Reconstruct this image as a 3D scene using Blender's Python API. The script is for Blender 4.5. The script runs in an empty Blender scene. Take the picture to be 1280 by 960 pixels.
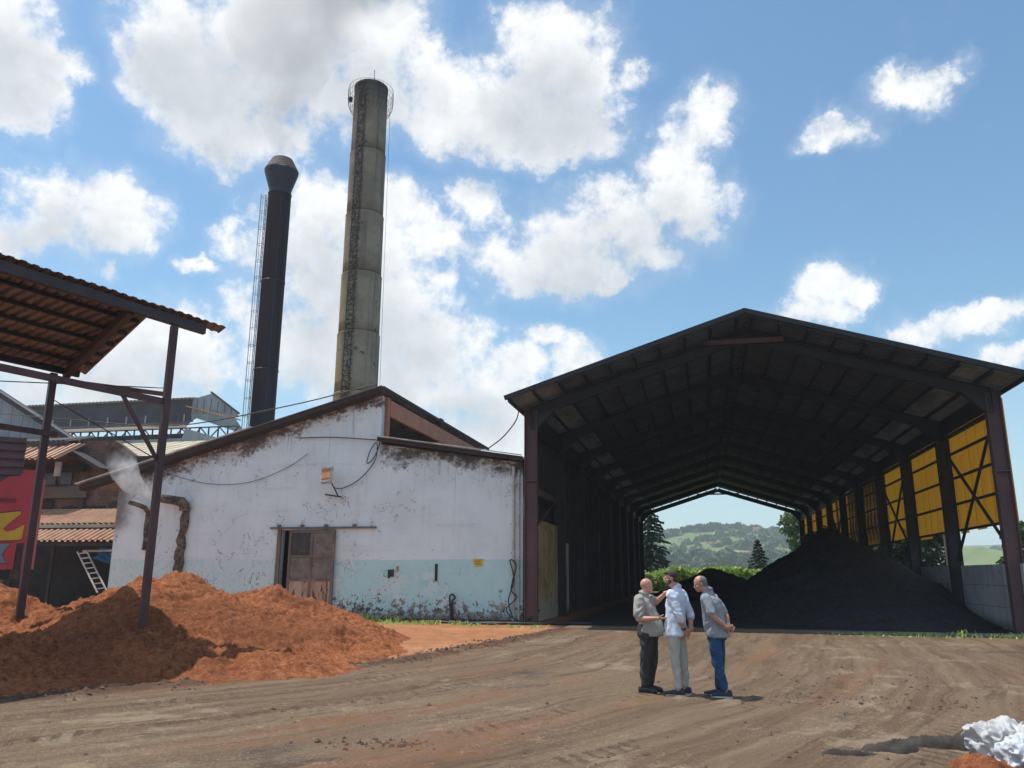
import bpy, bmesh, math, random
import numpy as np
from math import sin, cos, tan, pi, radians, sqrt, atan2, asin, exp
from mathutils import Vector, Matrix, noise as mnoise
random.seed(7)
SC = bpy.context.scene
COL = SC.collection

# ------------------------------------------------------------------ camera
F, TH, RO, HC = 1000.3, radians(13.3526), radians(.294), 1.72
right = Vector((1, 0, 0)); fwd = Vector((0, cos(TH), sin(TH))); up = Vector((0, -sin(TH), cos(TH)))
r2 = right*cos(RO) + up*sin(RO); u2 = up*cos(RO) - right*sin(RO)
cd = bpy.data.cameras.new('camera'); cam = bpy.data.objects.new('camera', cd); COL.objects.link(cam)
cam.matrix_world = Matrix(((r2.x, u2.x, -fwd.x, 0), (r2.y, u2.y, -fwd.y, 0), (r2.z, u2.z, -fwd.z, HC), (0, 0, 0, 1)))
cd.sensor_width = 36; cd.lens = F/1280*36; cd.clip_end = 6000; cd.clip_start = .1
SC.camera = cam

def ray(px, py):
    c, s = cos(RO), sin(RO); x, y = px-640, py-480
    X = c*x+s*y; Y = -s*x+c*y
    return Vector((X, F*cos(TH)+Y*sin(TH), F*sin(TH)-Y*cos(TH)))

# ------------------------------------------------------------------ light
TOSUN = Vector((-.34, .115, 1)).normalized()
sl = bpy.data.lights.new('sun', 'SUN'); so = bpy.data.objects.new('sun', sl); COL.objects.link(so)
sl.energy = 3.6; sl.angle = radians(.53); sl.color = (1, .95, .87)
so.rotation_euler = TOSUN.to_track_quat('Z', 'Y').to_euler(); so.location = (-30, 20, 80)
SC.view_settings.view_transform = 'Standard'; SC.view_settings.look = 'None'
SC.view_settings.exposure = .42; SC.view_settings.gamma = 1
SC.cycles.volume_bounces = 1; SC.cycles.max_bounces = 8; SC.cycles.volume_step_rate = 2.0
SC.cycles.volume_max_steps = 128
SC.cycles.transparent_max_bounces = 16

# ------------------------------------------------------------------ node expressions
class X:
    def __init__(s, nt, so): s.nt, s.s = nt, so
    def _m(s, op, b=None, c=None, rev=False):
        n = s.nt.nodes.new('ShaderNodeMath'); n.operation = op
        L = [s, b, c] if not rev else [b, s, c]
        for i, v in enumerate(L):
            if v is None: continue
            if isinstance(v, X): s.nt.links.new(v.s, n.inputs[i])
            else: n.inputs[i].default_value = v
        return X(s.nt, n.outputs[0])
    def __add__(s, b): return s._m('ADD', b)
    __radd__ = __add__
    def __mul__(s, b): return s._m('MULTIPLY', b)
    __rmul__ = __mul__
    def __sub__(s, b): return s._m('SUBTRACT', b)
    def __rsub__(s, b): return s._m('SUBTRACT', b, rev=True)
    def __truediv__(s, b): return s._m('DIVIDE', b)
    def max(s, b): return s._m('MAXIMUM', b)
    def min(s, b): return s._m('MINIMUM', b)
    def abs(s): return s._m('ABSOLUTE')
    def sin(s): return s._m('SINE')
    def pow(s, b): return s._m('POWER', b)
    def clamp(s): return s.ss(0, 1, lin=True)
    def gt(s, b): return s._m('GREATER_THAN', b)
    def lt(s, b): return s._m('LESS_THAN', b)
    def ss(s, a, b, lo=0, hi=1, lin=False):
        n = s.nt.nodes.new('ShaderNodeMapRange'); n.interpolation_type = 'LINEAR' if lin else 'SMOOTHSTEP'; n.clamp = True
        s.nt.links.new(s.s, n.inputs[0])
        for i, v in ((1, a), (2, b), (3, lo), (4, hi)):
            if isinstance(v, X): s.nt.links.new(v.s, n.inputs[i])
            else: n.inputs[i].default_value = v
        return X(s.nt, n.outputs[0])
class NT:
    def __init__(s, nt): s.nt = nt
    def new(s, t): return s.nt.nodes.new('ShaderNode'+t)
    def set(s, inp, v):
        if isinstance(v, X): s.nt.links.new(v.s, inp)
        elif isinstance(v, (tuple, list)): inp.default_value = (*v, 1) if len(inp.default_value) == 4 and len(v) == 3 else v
        elif hasattr(inp.default_value, '__len__'): inp.default_value = [v]*3+[1]*(len(inp.default_value)-3)
        else: inp.default_value = v
    def coord(s, k='Object'): return X(s.nt, s.new('TexCoord').outputs[k])
    def attr(s, name):
        n = s.new('Attribute'); n.attribute_name = name; return X(s.nt, n.outputs['Vector'])
    def sep(s, v):
        n = s.new('SeparateXYZ'); s.set(n.inputs[0], v); return [X(s.nt, o) for o in n.outputs]
    def comb(s, x, y, z):
        n = s.new('CombineXYZ')
        for i, v in enumerate((x, y, z)): s.set(n.inputs[i], v)
        return X(s.nt, n.outputs[0])
    def vm(s, op, a, b=None):
        n = s.new('VectorMath'); n.operation = op; s.set(n.inputs[0], a)
        if b is not None:
            if op == 'SCALE': s.set(n.inputs[3], b)
            else: s.set(n.inputs[1], b)
        return X(s.nt, n.outputs[1 if op in ('LENGTH', 'DISTANCE', 'DOT_PRODUCT') else 0])
    def noise(s, v, sc=1, det=4, ro=.55, col=False, dist=0):
        n = s.new('TexNoise'); s.set(n.inputs['Vector'], v); n.inputs['Scale'].default_value = sc
        n.inputs['Detail'].default_value = det; n.inputs['Roughness'].default_value = ro; n.inputs['Distortion'].default_value = dist
        return X(s.nt, n.outputs[1 if col else 0])
    def voro(s, v, sc=1, feat='F1'):
        n = s.new('TexVoronoi'); n.feature = feat; s.set(n.inputs['Vector'], v); n.inputs['Scale'].default_value = sc
        return X(s.nt, n.outputs[0])
    def mix(s, f, a, b, bt='MIX'):
        n = s.new('MixRGB'); n.blend_type = bt; s.set(n.inputs[0], f); s.set(n.inputs[1], a); s.set(n.inputs[2], b)
        return X(s.nt, n.outputs[0])
    def brick(s, v, c1, c2, mo, sc=1, w=.5, h=.25, ms=.02):
        n = s.new('TexBrick'); s.set(n.inputs['Vector'], v)
        for k, q in (('Color1', c1), ('Color2', c2), ('Mortar', mo), ('Scale', sc), ('Brick Width', w), ('Row Height', h), ('Mortar Size', ms)): s.set(n.inputs[k], q)
        return X(s.nt, n.outputs[0]), X(s.nt, n.outputs[1])

def mat(name, fn, rough=.8, metal=0, bump=.3, bdist=.02, spec=.5, trans=0):
    m = bpy.data.materials.new(name); m.use_nodes = True; nt = m.node_tree; n = NT(nt)
    bs = nt.nodes['Principled BSDF']
    out = fn(n)
    col, h = out if isinstance(out, tuple) and len(out) == 2 and isinstance(out[1], (X, type(None))) else (out, None)
    n.set(bs.inputs['Base Color'], col)
    n.set(bs.inputs['Roughness'], rough); n.set(bs.inputs['Metallic'], metal); bs.inputs['Specular IOR Level'].default_value = spec
    if h is not None:
        b = n.new('Bump'); b.inputs['Strength'].default_value = bump; b.inputs['Distance'].default_value = bdist
        n.set(b.inputs['Height'], h); nt.links.new(b.outputs[0], bs.inputs['Normal'])
    if trans:
        tr = n.new('BsdfTranslucent'); n.set(tr.inputs[0], col); mx = n.new('MixShader'); mx.inputs[0].default_value = trans
        nt.links.new(bs.outputs[0], mx.inputs[1]); nt.links.new(tr.outputs[0], mx.inputs[2])
        nt.links.new(mx.outputs[0], nt.nodes['Material Output'].inputs[0])
    return m
def simple(name, c1, c2, sc=3, rough=.8, metal=0, bump=.2, stretch=(1, 1, 1), c3=None, t3=.62, spec=.5, trans=0, sc3=None, bdist=.01):
    def fn(n):
        v = n.vm('MULTIPLY', n.coord(), stretch)
        a = n.noise(v, sc, 6, .6)
        c = n.mix(a.ss(.35, .65), c1, c2)
        if c3: c = n.mix(n.noise(v, sc3 or sc*1.7, 6, .65).ss(t3, t3+.06), c, c3)
        return c, n.noise(v, sc*8, 4, .6)
    return mat(name, fn, rough, metal, bump, bdist, spec, trans)

# ------------------------------------------------------------------ sky with clouds
world = bpy.data.worlds.new('World'); SC.world = world; world.use_nodes = True
def build_sky():
    nt = world.node_tree; n = NT(nt)
    sky = n.new('TexSky'); sky.sky_type = 'NISHITA'; sky.sun_disc = False
    sky.sun_elevation = asin(TOSUN.z); sky.sun_rotation = atan2(TOSUN.x, TOSUN.y)
    sky.altitude = 100; sky.air_density = 1.25; sky.dust_density = .6; sky.ozone_density = 2.5
    v = n.coord('Generated')
    d3 = n.vm('NORMALIZE', v)
    warp = n.vm('SCALE', n.vm('SUBTRACT', n.noise(d3, 9, 7, .62, col=True), (.5, .5, .5)), .11)
    p = n.vm('ADD', d3, warp)
    blobs = [(10,40,55,75,1),(20,110,42,50,1),(62,75,44,20,.9),
     (60,260,66,55,1),(120,258,66,42,1),(30,295,60,36,1),(150,250,38,32,1),(125,330,18,16,.7),(250,330,26,14,.6),
     (240,55,70,70,1),(330,70,115,100,1.1),(265,125,72,62,1),(310,175,62,46,.95),(430,60,105,75,1.1),(490,35,52,42,1),(400,120,75,52,1),(540,100,42,60,.9),(580,150,55,42,.9),
     (690,95,78,75,1.05),(650,60,45,34,1),(620,150,62,44,1),(700,165,62,34,.95),(785,95,30,22,.75),
     (885,155,42,42,1),(845,195,52,45,1),(850,255,62,52,1),(770,290,92,56,1.1),(700,312,82,46,1.05),(640,322,72,36,1),(590,250,34,28,.9),(550,310,42,30,.85),(770,352,24,10,.8),
     (490,270,45,38,.9),(400,280,62,50,1),(350,310,52,34,.9),(430,350,85,62,1),(480,390,85,62,1),(545,430,55,46,1),(430,440,95,56,1),(500,485,85,34,1),
     (200,440,115,52,1),(150,485,95,34,1),(300,405,36,50,.8),(600,480,64,46,.95),(645,462,46,24,.85),(722,452,30,28,.95),(688,422,32,14,.75),
     (1130,112,55,26,.85),(1060,162,42,24,.8),(1180,90,36,18,.8),
     (1035,350,42,32,.95),(1065,362,32,22,.9),(1010,400,44,24,.9),
     (1190,402,60,20,.8),(1245,385,38,16,.85),(1145,420,46,15,.75),(1250,447,36,16,.9),(30,420,90,60,.9),(80,500,90,40,.9),(640,540,70,30,.7)]
    def azel(v): v = v.normalized(); return Vector((atan2(v.x, v.y), asin(v.z), 0))
    px_, py_, pz_ = n.sep(n.vm('NORMALIZE', p))
    ae = n.comb(px_._m('ARCTAN2', py_), pz_._m('ARCSINE'), 0)
    def field(ae, bl):      # rounded masses of cloud at fixed azimuths and elevations
        acc = None
        for (cx, cy, rx, ry, w) in bl:
            k_ = 1.30 if rx > 30 else 1.15; rx *= k_; ry *= k_-.02
            c = azel(ray(cx, cy)); sx = abs(azel(ray(cx+rx, cy)).x-c.x); sy = abs(azel(ray(cx, cy-ry)).y-c.y)
            nd = n.new('VectorMath'); nd.operation = 'MULTIPLY_ADD'; n.set(nd.inputs[0], ae); nd.inputs[1].default_value = (1/sx, 1/sy, 0); nd.inputs[2].default_value = (-c.x/sx, -c.y/sy, sqrt(1.0-min(w, 1)))
            e = n.vm('LENGTH', X(nt, nd.outputs[0]))
            acc = e if acc is None else acc._m('SMOOTH_MIN', e, .22)
        acc = acc.min(1.6)
        return 1-acc*acc
    f1 = field(ae, blobs)
    f2 = field(n.vm('ADD', ae, (0, .05, 0)), [b for b in blobs if b[2]*b[3] > 2600])
    fine = n.noise(d3, 26, 8, .62)
    mid = n.noise(n.vm('ADD', d3, (3, 1, 2)), 11, 7, .6)
    cdir = tuple(ray(640, 330).normalized())
    outside = n.vm('DOT_PRODUCT', d3, cdir).ss(.80, .68)
    gen = (n.noise(n.vm('MULTIPLY', d3, (1, 1, 1.6)), 4, 8, .6)-.52)*6.0
    z = n.sep(d3)[2]
    f1 = f1.max(outside*(gen+1)-1)
    dens = f1*.9 + (fine-.5)*2.3 + (mid-.5)*2.0
    alpha = dens.ss(-.22, .72).max((f1+(mid-.5)*2.2+(fine-.5)*1.2).ss(-.9, 1.2)*.34)
    thick = (f1*.6+f2*.9 + (mid-.5)*2.2+(fine-.5)*.6).ss(.15, 1.7)
    cl = n.mix(thick, (8.0, 8.05, 8.1), (5.3, 5.6, 5.9))
    cl = n.mix((fine-.5).ss(-.12, .16), n.vm('SCALE', cl, .9), cl)
    # slight aerial whitening towards the horizon
    base = sky.outputs[0]
    tint = n.mix(1.0, X(nt, base), (.86, 1.07, 1.10), 'MULTIPLY')
    hor = z.ss(.0, .32)
    tint = n.mix(hor, n.mix(.5, tint, (4.6, 5.9, 7.2)), tint)
    alpha = alpha*z.ss(.0, .10, .35, .97)
    colr = n.mix(alpha, tint, cl)
    bg = nt.nodes['Background']; n.set(bg.inputs[0], colr); bg.inputs[1].default_value = .1
build_sky()
world.cycles.sampling_method = 'MANUAL'; world.cycles.sample_map_resolution = 512

# ------------------------------------------------------------------ frames and mesh helpers
AX = radians(13.174)
ORG = Vector((.72, 29.246, 0))
FS = Matrix.Translation(ORG) @ Matrix.Rotation(-AX, 4, 'Z')       # site frame: x along the fronts, y into the depth
FW = Matrix.Identity(4)
def S(t, l, z=0): return FS @ Vector((t, l, z))
def Q(px, py, Y): d = ray(px, py); return Vector((0, 0, HC)) + d*(Y/d.y)
MW = {}
def tag(o, label=None, cat=None, group=None, kind=None):
    if label: o['label'] = label
    if cat: o['category'] = cat
    if group: o['group'] = group
    if kind: o['kind'] = kind
    return o
def thing(name, label, cat, loc=(0, 0, 0), rotz=0, group=None):
    o = bpy.data.objects.new(name, None); COL.objects.link(o); o.empty_display_size = .3
    o.location = loc; o.rotation_euler = (0, 0, rotz)
    MW[o.name] = Matrix.Translation(Vector(loc)) @ Matrix.Rotation(rotz, 4, 'Z')
    return tag(o, label, cat, group)
def link(name, me, parent=None, loc=(0, 0, 0), rot=(0, 0, 0)):
    o = bpy.data.objects.new(name, me); COL.objects.link(o)
    if parent is not None: o.parent = parent
    o.location = loc; o.rotation_euler = rot
    return o
def copy_tree(o, loc, rotz, label=None):
    c = o.copy(); COL.objects.link(c); c.location = loc; c.rotation_euler = (0, 0, rotz)
    if label: c['label'] = label
    for ch in list(o.children):
        d = ch.copy(); COL.objects.link(d); d.parent = c
        for g in list(ch.children):
            e = g.copy(); COL.objects.link(e); e.parent = d
    return c
class MB:
    def __init__(s, frame=FW): s.v = []; s.f = []; s.fr = frame; s.mi = []
    def add(s, vs, fs, mi=0):
        b = len(s.v); s.v += [Vector(p) for p in vs]; s.f += [tuple(i+b for i in q) for q in fs]; s.mi += [mi]*len(fs); return s
    def hexa(s, P, mi=0):  # P: 4 bottom ccw, 4 top ccw
        return s.add(P, [(3, 2, 1, 0), (4, 5, 6, 7), (0, 1, 5, 4), (1, 2, 6, 5), (2, 3, 7, 6), (3, 0, 4, 7)], mi)
    def box(s, x0, x1, y0, y1, z0, z1, mi=0):
        return s.hexa([(x0, y0, z0), (x1, y0, z0), (x1, y1, z0), (x0, y1, z0), (x0, y0, z1), (x1, y0, z1), (x1, y1, z1), (x0, y1, z1)], mi)
    def beam(s, p, q, w, h, upv=(0, 0, 1), mi=0):
        p = Vector(p); q = Vector(q); d = (q-p).normalized(); U = Vector(upv)
        sd = d.cross(U)
        if sd.length < 1e-4: sd = d.cross(Vector((1, 0, 0)))
        sd.normalize(); U = sd.cross(d).normalized(); a = sd*w/2; b = U*h/2
        return s.hexa([p-a-b, p+a-b, q+a-b, q-a-b, p-a+b, p+a+b, q+a+b, q-a+b], mi)
    def ibeam(s, p, q, w, h, t=.02, upv=(0, 0, 1)):
        p = Vector(p); q = Vector(q); d = (q-p).normalized(); U = Vector(upv); sd = d.cross(U).normalized(); U = sd.cross(d).normalized()
        s.beam(p+U*(h/2-t/2), q+U*(h/2-t/2), w, t, U); s.beam(p-U*(h/2-t/2), q-U*(h/2-t/2), w, t, U)
        return s.beam(p, q, t*.8, h-2*t, U)
    def tube(s, pts, r, n=6, r_end=None, cap=True):
        pts = [Vector(p) for p in pts]; N = len(pts); ring = []; vs = []; prev = None
        for i, p in enumerate(pts):
            d = (pts[min(i+1, N-1)]-pts[max(i-1, 0)]).normalized()
            ref = prev if prev is not None else (Vector((0, 0, 1)) if abs(d.z) < .9 else Vector((1, 0, 0)))
            a = d.cross(ref); 
            if a.length < 1e-5: a = d.cross(Vector((0, 1, 0)))
            a.normalize(); b = a.cross(d).normalized(); prev = b
            rr = r if r_end is None else r+(r_end-r)*i/(N-1)
            if isinstance(r, (list, tuple)): rr = r[i]
            vs += [p+a*cos(2*pi*k/n)*rr+b*sin(2*pi*k/n)*rr for k in range(n)]
        fs = [(i*n+k, i*n+(k+1) % n, (i+1)*n+(k+1) % n, (i+1)*n+k) for i in range(N-1) for k in range(n)]
        if cap: fs += [tuple(range(n))[::-1], tuple((N-1)*n+k for k in range(n))]
        return s.add(vs, fs)
    def lathe(s, prof, c=(0, 0, 0), n=32, cap=True):
        c = Vector(c); vs = [c+Vector((r*cos(2*pi*k/n), r*sin(2*pi*k/n), z)) for r, z in prof for k in range(n)]
        N = len(prof); fs = [(i*n+k, i*n+(k+1) % n, (i+1)*n+(k+1) % n, (i+1)*n+k) for i in range(N-1) for k in range(n)]
        if cap: fs += [tuple(range(n))[::-1], tuple((N-1)*n+k for k in range(n))]
        return s.add(vs, fs)
    def prism(s, poly, ax, d0, d1, mi=0):  # poly in the plane perpendicular to axis ax, extruded d0..d1
        def mk(p, d): return {'y': (p[0], d, p[1]), 'x': (d, p[0], p[1]), 'z': (p[0], p[1], d)}[ax]
        n = len(poly); vs = [mk(p, d0) for p in poly]+[mk(p, d1) for p in poly]
        return s.add(vs, [tuple(range(n)), tuple(range(2*n-1, n-1, -1))]+[(i, n+i, n+(i+1) % n, (i+1) % n) for i in range(n)], mi)
    def corr(s, o, u, v, Lu, Lv, per=.2, dep=.03, th=.008, nv=1, sag=0):  # sheet from o, ribs spaced along u, running along v
        o = Vector(o); u = Vector(u).normalized(); v = Vector(v).normalized(); w = u.cross(v).normalized()
        xs = []; k = 0
        x = 0
        while x < Lu:
            for fx, h in ((0, 0), (.3, 0), (.45, 1), (.85, 1)):
                if x+fx*per <= Lu: xs.append((x+fx*per, h))
            x += per
        xs.append((Lu, 0)); m = len(xs)
        vs = []
        for side in ((0, 1) if th else (0,)):
            for j in range(nv+1):
                for (a, h) in xs: vs.append(o+u*a+v*(Lv*j/nv)+w*(h*dep-side*th))
        R = (nv+1)*m; fs = []
        for j in range(nv):
            for i in range(m-1):
                a = j*m+i; fs.append((a, a+1, a+m+1, a+m)); b = R+a; fs += [(b, b+m, b+m+1, b+1)] if th else []
        if not th: return s.add(vs, fs)
        for i in range(m-1): fs.append((i, R+i, R+i+1, i+1)); a = nv*m+i; fs.append((a, a+1, R+a+1, R+a))
        for j in range(nv): a = j*m; fs.append((a, a+m, R+a+m, R+a)); a = j*m+m-1; fs.append((a, R+a, R+a+m, a+m))
        return s.add(vs, fs)
    def mesh(s, name, m, parent=None, smooth=False, fix=True):
        M = s.fr
        if parent is not None:
            pm = MW.get(parent.name)
            if pm is None and parent.parent is not None: pm = MW.get(parent.parent.name)
            if pm is not None: M = pm.inverted() @ M
        me = bpy.data.meshes.new(name); me.from_pydata([M @ p for p in s.v], [], s.f)
        for mm in (m if isinstance(m, (list, tuple)) else [m]): me.materials.append(mm)
        if isinstance(m, (list, tuple)): me.polygons.foreach_set('material_index', s.mi)
        if fix:
            bm = bmesh.new(); bm.from_mesh(me); bmesh.ops.recalc_face_normals(bm, faces=bm.faces); bm.to_mesh(me); bm.free()
        if smooth: me.polygons.foreach_set('use_smooth', [True]*len(me.polygons))
        me.update(); return me
    def build(s, name, m, parent=None, smooth=False, fix=True):
        me = s.mesh(name, m, parent, smooth, fix); return link(name, me, parent)
def top(name, mb, m, base, label, cat, rotz=0, group=None, kind=None, smooth=False, fix=True):
    """a thing that is one mesh, its origin at its base"""
    MW['_t'] = Matrix.Translation(Vector(base)) @ Matrix.Rotation(rotz, 4, 'Z')
    class _P: name = '_t'; parent = None
    me = mb.mesh(name, m, _P, smooth, fix); o = link(name, me, None, base, (0, 0, rotz))
    MW[o.name] = MW['_t']
    return tag(o, label, cat, group, kind)

# numpy value noise
def _h(ix, iy, sd):
    h = (ix.astype(np.int64)*374761393+iy.astype(np.int64)*668265263+sd*2147483647) & 0xffffffff
    h = ((h ^ (h >> 13))*1274126177) & 0xffffffff
    return ((h ^ (h >> 16)) & 0xffffff)/float(0xffffff)
def vn(x, y, sd=0):
    ix = np.floor(x); iy = np.floor(y); fx = x-ix; fy = y-iy; fx = fx*fx*(3-2*fx); fy = fy*fy*(3-2*fy)
    a = _h(ix, iy, sd); b = _h(ix+1, iy, sd); c = _h(ix, iy+1, sd); d = _h(ix+1, iy+1, sd)
    return (a*(1-fx)+b*fx)*(1-fy)+(c*(1-fx)+d*fx)*fy
def fbm(x, y, sc=1, o=5, sd=0, ro=.5):
    t = 0; a = 1; s = 0
    for i in range(o):
        t = t+a*vn(x*sc+i*17.3, y*sc-i*9.1, sd+i); s += a; a *= ro; sc *= 2.03
    return t/s
def grid_obj(name, xs, ys, Z, m, attrs=None, base=(0, 0, 0), smooth=True):
    nx, ny = len(xs), len(ys); XX, YY = np.meshgrid(xs, ys)
    co = np.stack([XX.ravel()-base[0], YY.ravel()-base[1], Z.ravel()-base[2]], 1)
    me = bpy.data.meshes.new(name)
    i = np.arange((nx-1)*(ny-1)); r = i//(nx-1); c = i % (nx-1); a = r*nx+c
    q = np.stack([a, a+1, a+nx+1, a+nx], 1).ravel()
    me.vertices.add(nx*ny); me.vertices.foreach_set('co', co.ravel())
    me.loops.add(len(q)); me.loops.foreach_set('vertex_index', q)
    me.polygons.add(len(i)); me.polygons.foreach_set('loop_start', np.arange(0, len(q), 4)); me.polygons.foreach_set('loop_total', np.full(len(i), 4))
    me.update(calc_edges=True)
    if smooth: me.polygons.foreach_set('use_smooth', [True]*len(me.polygons))
    for k, A in (attrs or {}).items():
        at = me.attributes.new(k, 'FLOAT_VECTOR', 'POINT'); at.data.foreach_set('vector', A.reshape(-1))
    me.materials.append(m)
    return link(name, me, None, base)
def quads_obj(name, C, U, V, m, base=(0, 0, 0), parent=None):
    """many small quads (leaves, blades): centres C, half axes U,V; numpy arrays (n,3)"""
    n = len(C); P = np.stack([C-U-V, C+U-V, C+U+V, C-U+V], 1).reshape(-1, 3)-np.array(base)
    me = bpy.data.meshes.new(name); me.vertices.add(4*n); me.vertices.foreach_set('co', P.ravel())
    me.loops.add(4*n); me.loops.foreach_set('vertex_index', np.arange(4*n)); me.polygons.add(n)
    me.polygons.foreach_set('loop_start', np.arange(0, 4*n, 4)); me.polygons.foreach_set('loop_total', np.full(n, 4)); me.update(calc_edges=True)
    me.materials.append(m)
    return link(name, me, parent, base if parent is None else (0, 0, 0))

# ------------------------------------------------------------------ materials
def rust_paint(name, c, dark, rust=(.10, .04, .022), th=.6, rough=.6):
    return simple(name, c, dark, 1.6, rough, 0, .15, (1, 1, .35), rust, th, .35, 0, 5)
M_frame = rust_paint('maroon_steel_paint', (.105, .055, .058), (.055, .034, .040), th=.64)
M_column = rust_paint('weathered_maroon_column', (.13, .07, .072), (.075, .045, .05), th=.62)
M_purlin = simple('dark_purlin_steel', (.016, .017, .022), (.010, .011, .014), 2, .65)
M_roof_in = simple('grey_galvanised_roof', (.15, .17, .20), (.09, .105, .13), 1.1, .45, .2, .1, (1, .3, 1), (.04, .045, .055), .6, .4)
M_eave = simple('translucent_eaves_sheet_lit_tone', (.25, .265, .26), (.15, .16, .16), 1.4, .5, 0, .1, (1, .4, 1), (.07, .065, .06), .62, .4, .30)  # translucent eaves row; light reaching in at the eaves put into the paler colour
M_yellow = simple('yellow_fibreglass_sheet', (.98, .48, .03), (.92, .40, .022), 1.2, .5, 0, .1, (1, .8, .25), (.75, .38, .03), .66, .3, .85, 1.6)
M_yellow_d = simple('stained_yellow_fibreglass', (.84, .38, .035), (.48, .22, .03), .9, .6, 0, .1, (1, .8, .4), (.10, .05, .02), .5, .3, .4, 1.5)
M_pale_sheet0 = simple('weathered_tan_canopy_underlay', (.17, .125, .115), (.115, .088, .085), 1.3, .6, 0, .1, (1, 1, 1), (.23, .17, .15), .62, .4)
M_pink_sheet = simple('faded_red_canopy_sheet', (.20, .145, .14), (.14, .10, .10), 2, .5)
M_tan_sheet = None
M_cream_roof = simple('cream_asbestos_roof', (.50, .44, .33), (.40, .35, .27), .5, .85, 0, .2, (1, 1, 1), (.25, .21, .16), .62, .4)
def ribbed(name, c1, c2, rib_shade, ax, per, amt=.6, rough=.6, sc=1.2, spot=None):
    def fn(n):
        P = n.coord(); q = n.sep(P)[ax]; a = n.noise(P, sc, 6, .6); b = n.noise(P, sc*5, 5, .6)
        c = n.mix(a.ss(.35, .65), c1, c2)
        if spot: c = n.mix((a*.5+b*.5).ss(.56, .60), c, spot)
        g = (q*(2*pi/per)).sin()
        return n.mix(g.ss(-.1, .8)*amt*b.ss(.2, .5, .6, 1), c, rib_shade), b  # dark stripe along each groove: shade between the ribs put into the colour
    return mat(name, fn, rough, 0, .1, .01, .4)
M_grey_clad = simple('pale_blue_grey_cladding', (.27, .32, .35), (.19, .23, .26), .8, .5, .1, .1, (1, 1, .3), (.12, .12, .12), .66, .4)
M_dark_clad = simple('dark_grey_cladding', (.045, .045, .052), (.028, .028, .034), 1, .7)
M_taupe = simple('taupe_fascia_sheet', (.15, .125, .11), (.11, .09, .08), .9, .7)
M_fascia = simple('light_grey_fascia', (.33, .33, .33), (.24, .24, .24), 1, .6)
M_white_metal = simple('white_painted_metal', (.62, .60, .56), (.42, .40, .37), 3, .5, 0, .1, (1, 1, 1), (.2, .14, .1), .66)
M_black = simple('black_rubber', (.018, .018, .02), (.03, .03, .03), 5, .6)
M_wire = simple('black_cable', (.02, .02, .022), (.035, .03, .03), 3, .6)
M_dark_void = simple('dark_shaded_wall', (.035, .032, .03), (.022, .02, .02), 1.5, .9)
M_blue_tarp = simple('blue_plastic_tarp', (.02, .22, .50), (.015, .15, .36), 3, .4, 0, .3, trans=.25)
M_wood = simple('grey_wood', (.20, .15, .11), (.12, .09, .07), 2, .85, 0, .2, (1, 1, .2))
M_purple = simple('maroon_ribbed_side', (.095, .045, .06), (.06, .03, .042), 1.2, .5)
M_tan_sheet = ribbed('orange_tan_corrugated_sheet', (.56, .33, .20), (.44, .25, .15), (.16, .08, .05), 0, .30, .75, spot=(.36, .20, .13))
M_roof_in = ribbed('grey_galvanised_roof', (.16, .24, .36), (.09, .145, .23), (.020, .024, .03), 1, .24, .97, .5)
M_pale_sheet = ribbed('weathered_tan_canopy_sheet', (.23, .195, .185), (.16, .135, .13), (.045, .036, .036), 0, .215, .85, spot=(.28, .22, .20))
M_frame_d = simple('dark_maroon_roof_steel', (.045, .032, .040), (.028, .022, .030), 1.6, .6)
M_terra = simple('terracotta_painted_steel', (.46, .17, .09), (.36, .13, .07), 1.2, .6, 0, .15, (1, 1, .5), (.13, .06, .04), .66, .4)
M_roof_edge = simple('weathered_cement_sheet', (.34, .33, .32), (.22, .215, .21), 1.2, .9, 0, .2, (1, 1, 1), (.12, .11, .10), .62)
M_timber_dark = simple('sooty_roof_timber', (.045, .035, .032), (.028, .022, .02), 3, .9)
M_glass = simple('dusty_window_glass', (.030, .034, .036), (.055, .055, .05), 2.5, .25, 0, .03, (1, 1, 1), (.10, .095, .085), .62)
M_dusty = simple('dusty_board_pane', (.20, .18, .15), (.13, .115, .10), 2.5, .8, 0, .1, (1, 1, 1), (.09, .075, .065), .6)
M_doorframe = simple('worn_brown_door_frame', (.20, .145, .12), (.12, .085, .07), 4, .7, 0, .2, (1, 1, .4), (.30, .26, .23), .64)
M_leaf_d = simple('dark_green_leaves', (.030, .060, .018), (.048, .085, .026), 3, .6, 0, 0, trans=.15)
M_leaf_m = simple('mid_green_leaves', (.065, .12, .035), (.10, .15, .045), 2, .6, 0, 0, trans=.25)
M_leaf_b = simple('bright_green_leaves', (.24, .37, .07), (.36, .46, .12), 1.2, .55, 0, 0, (1, 1, 1), (.26, .22, .09), .62, trans=.3)
M_needle = simple('dark_spruce_needles', (.022, .048, .026), (.040, .072, .036), 2, .7, 0, 0)
M_bark = simple('brown_bark', (.10, .075, .055), (.06, .045, .035), 6, .9)
M_grass = simple('fresh_green_weeds', (.30, .44, .09), (.42, .50, .16), 6, .6, 0, 0, (1, 1, 1), (.30, .27, .11), .6, trans=.3)

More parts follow.
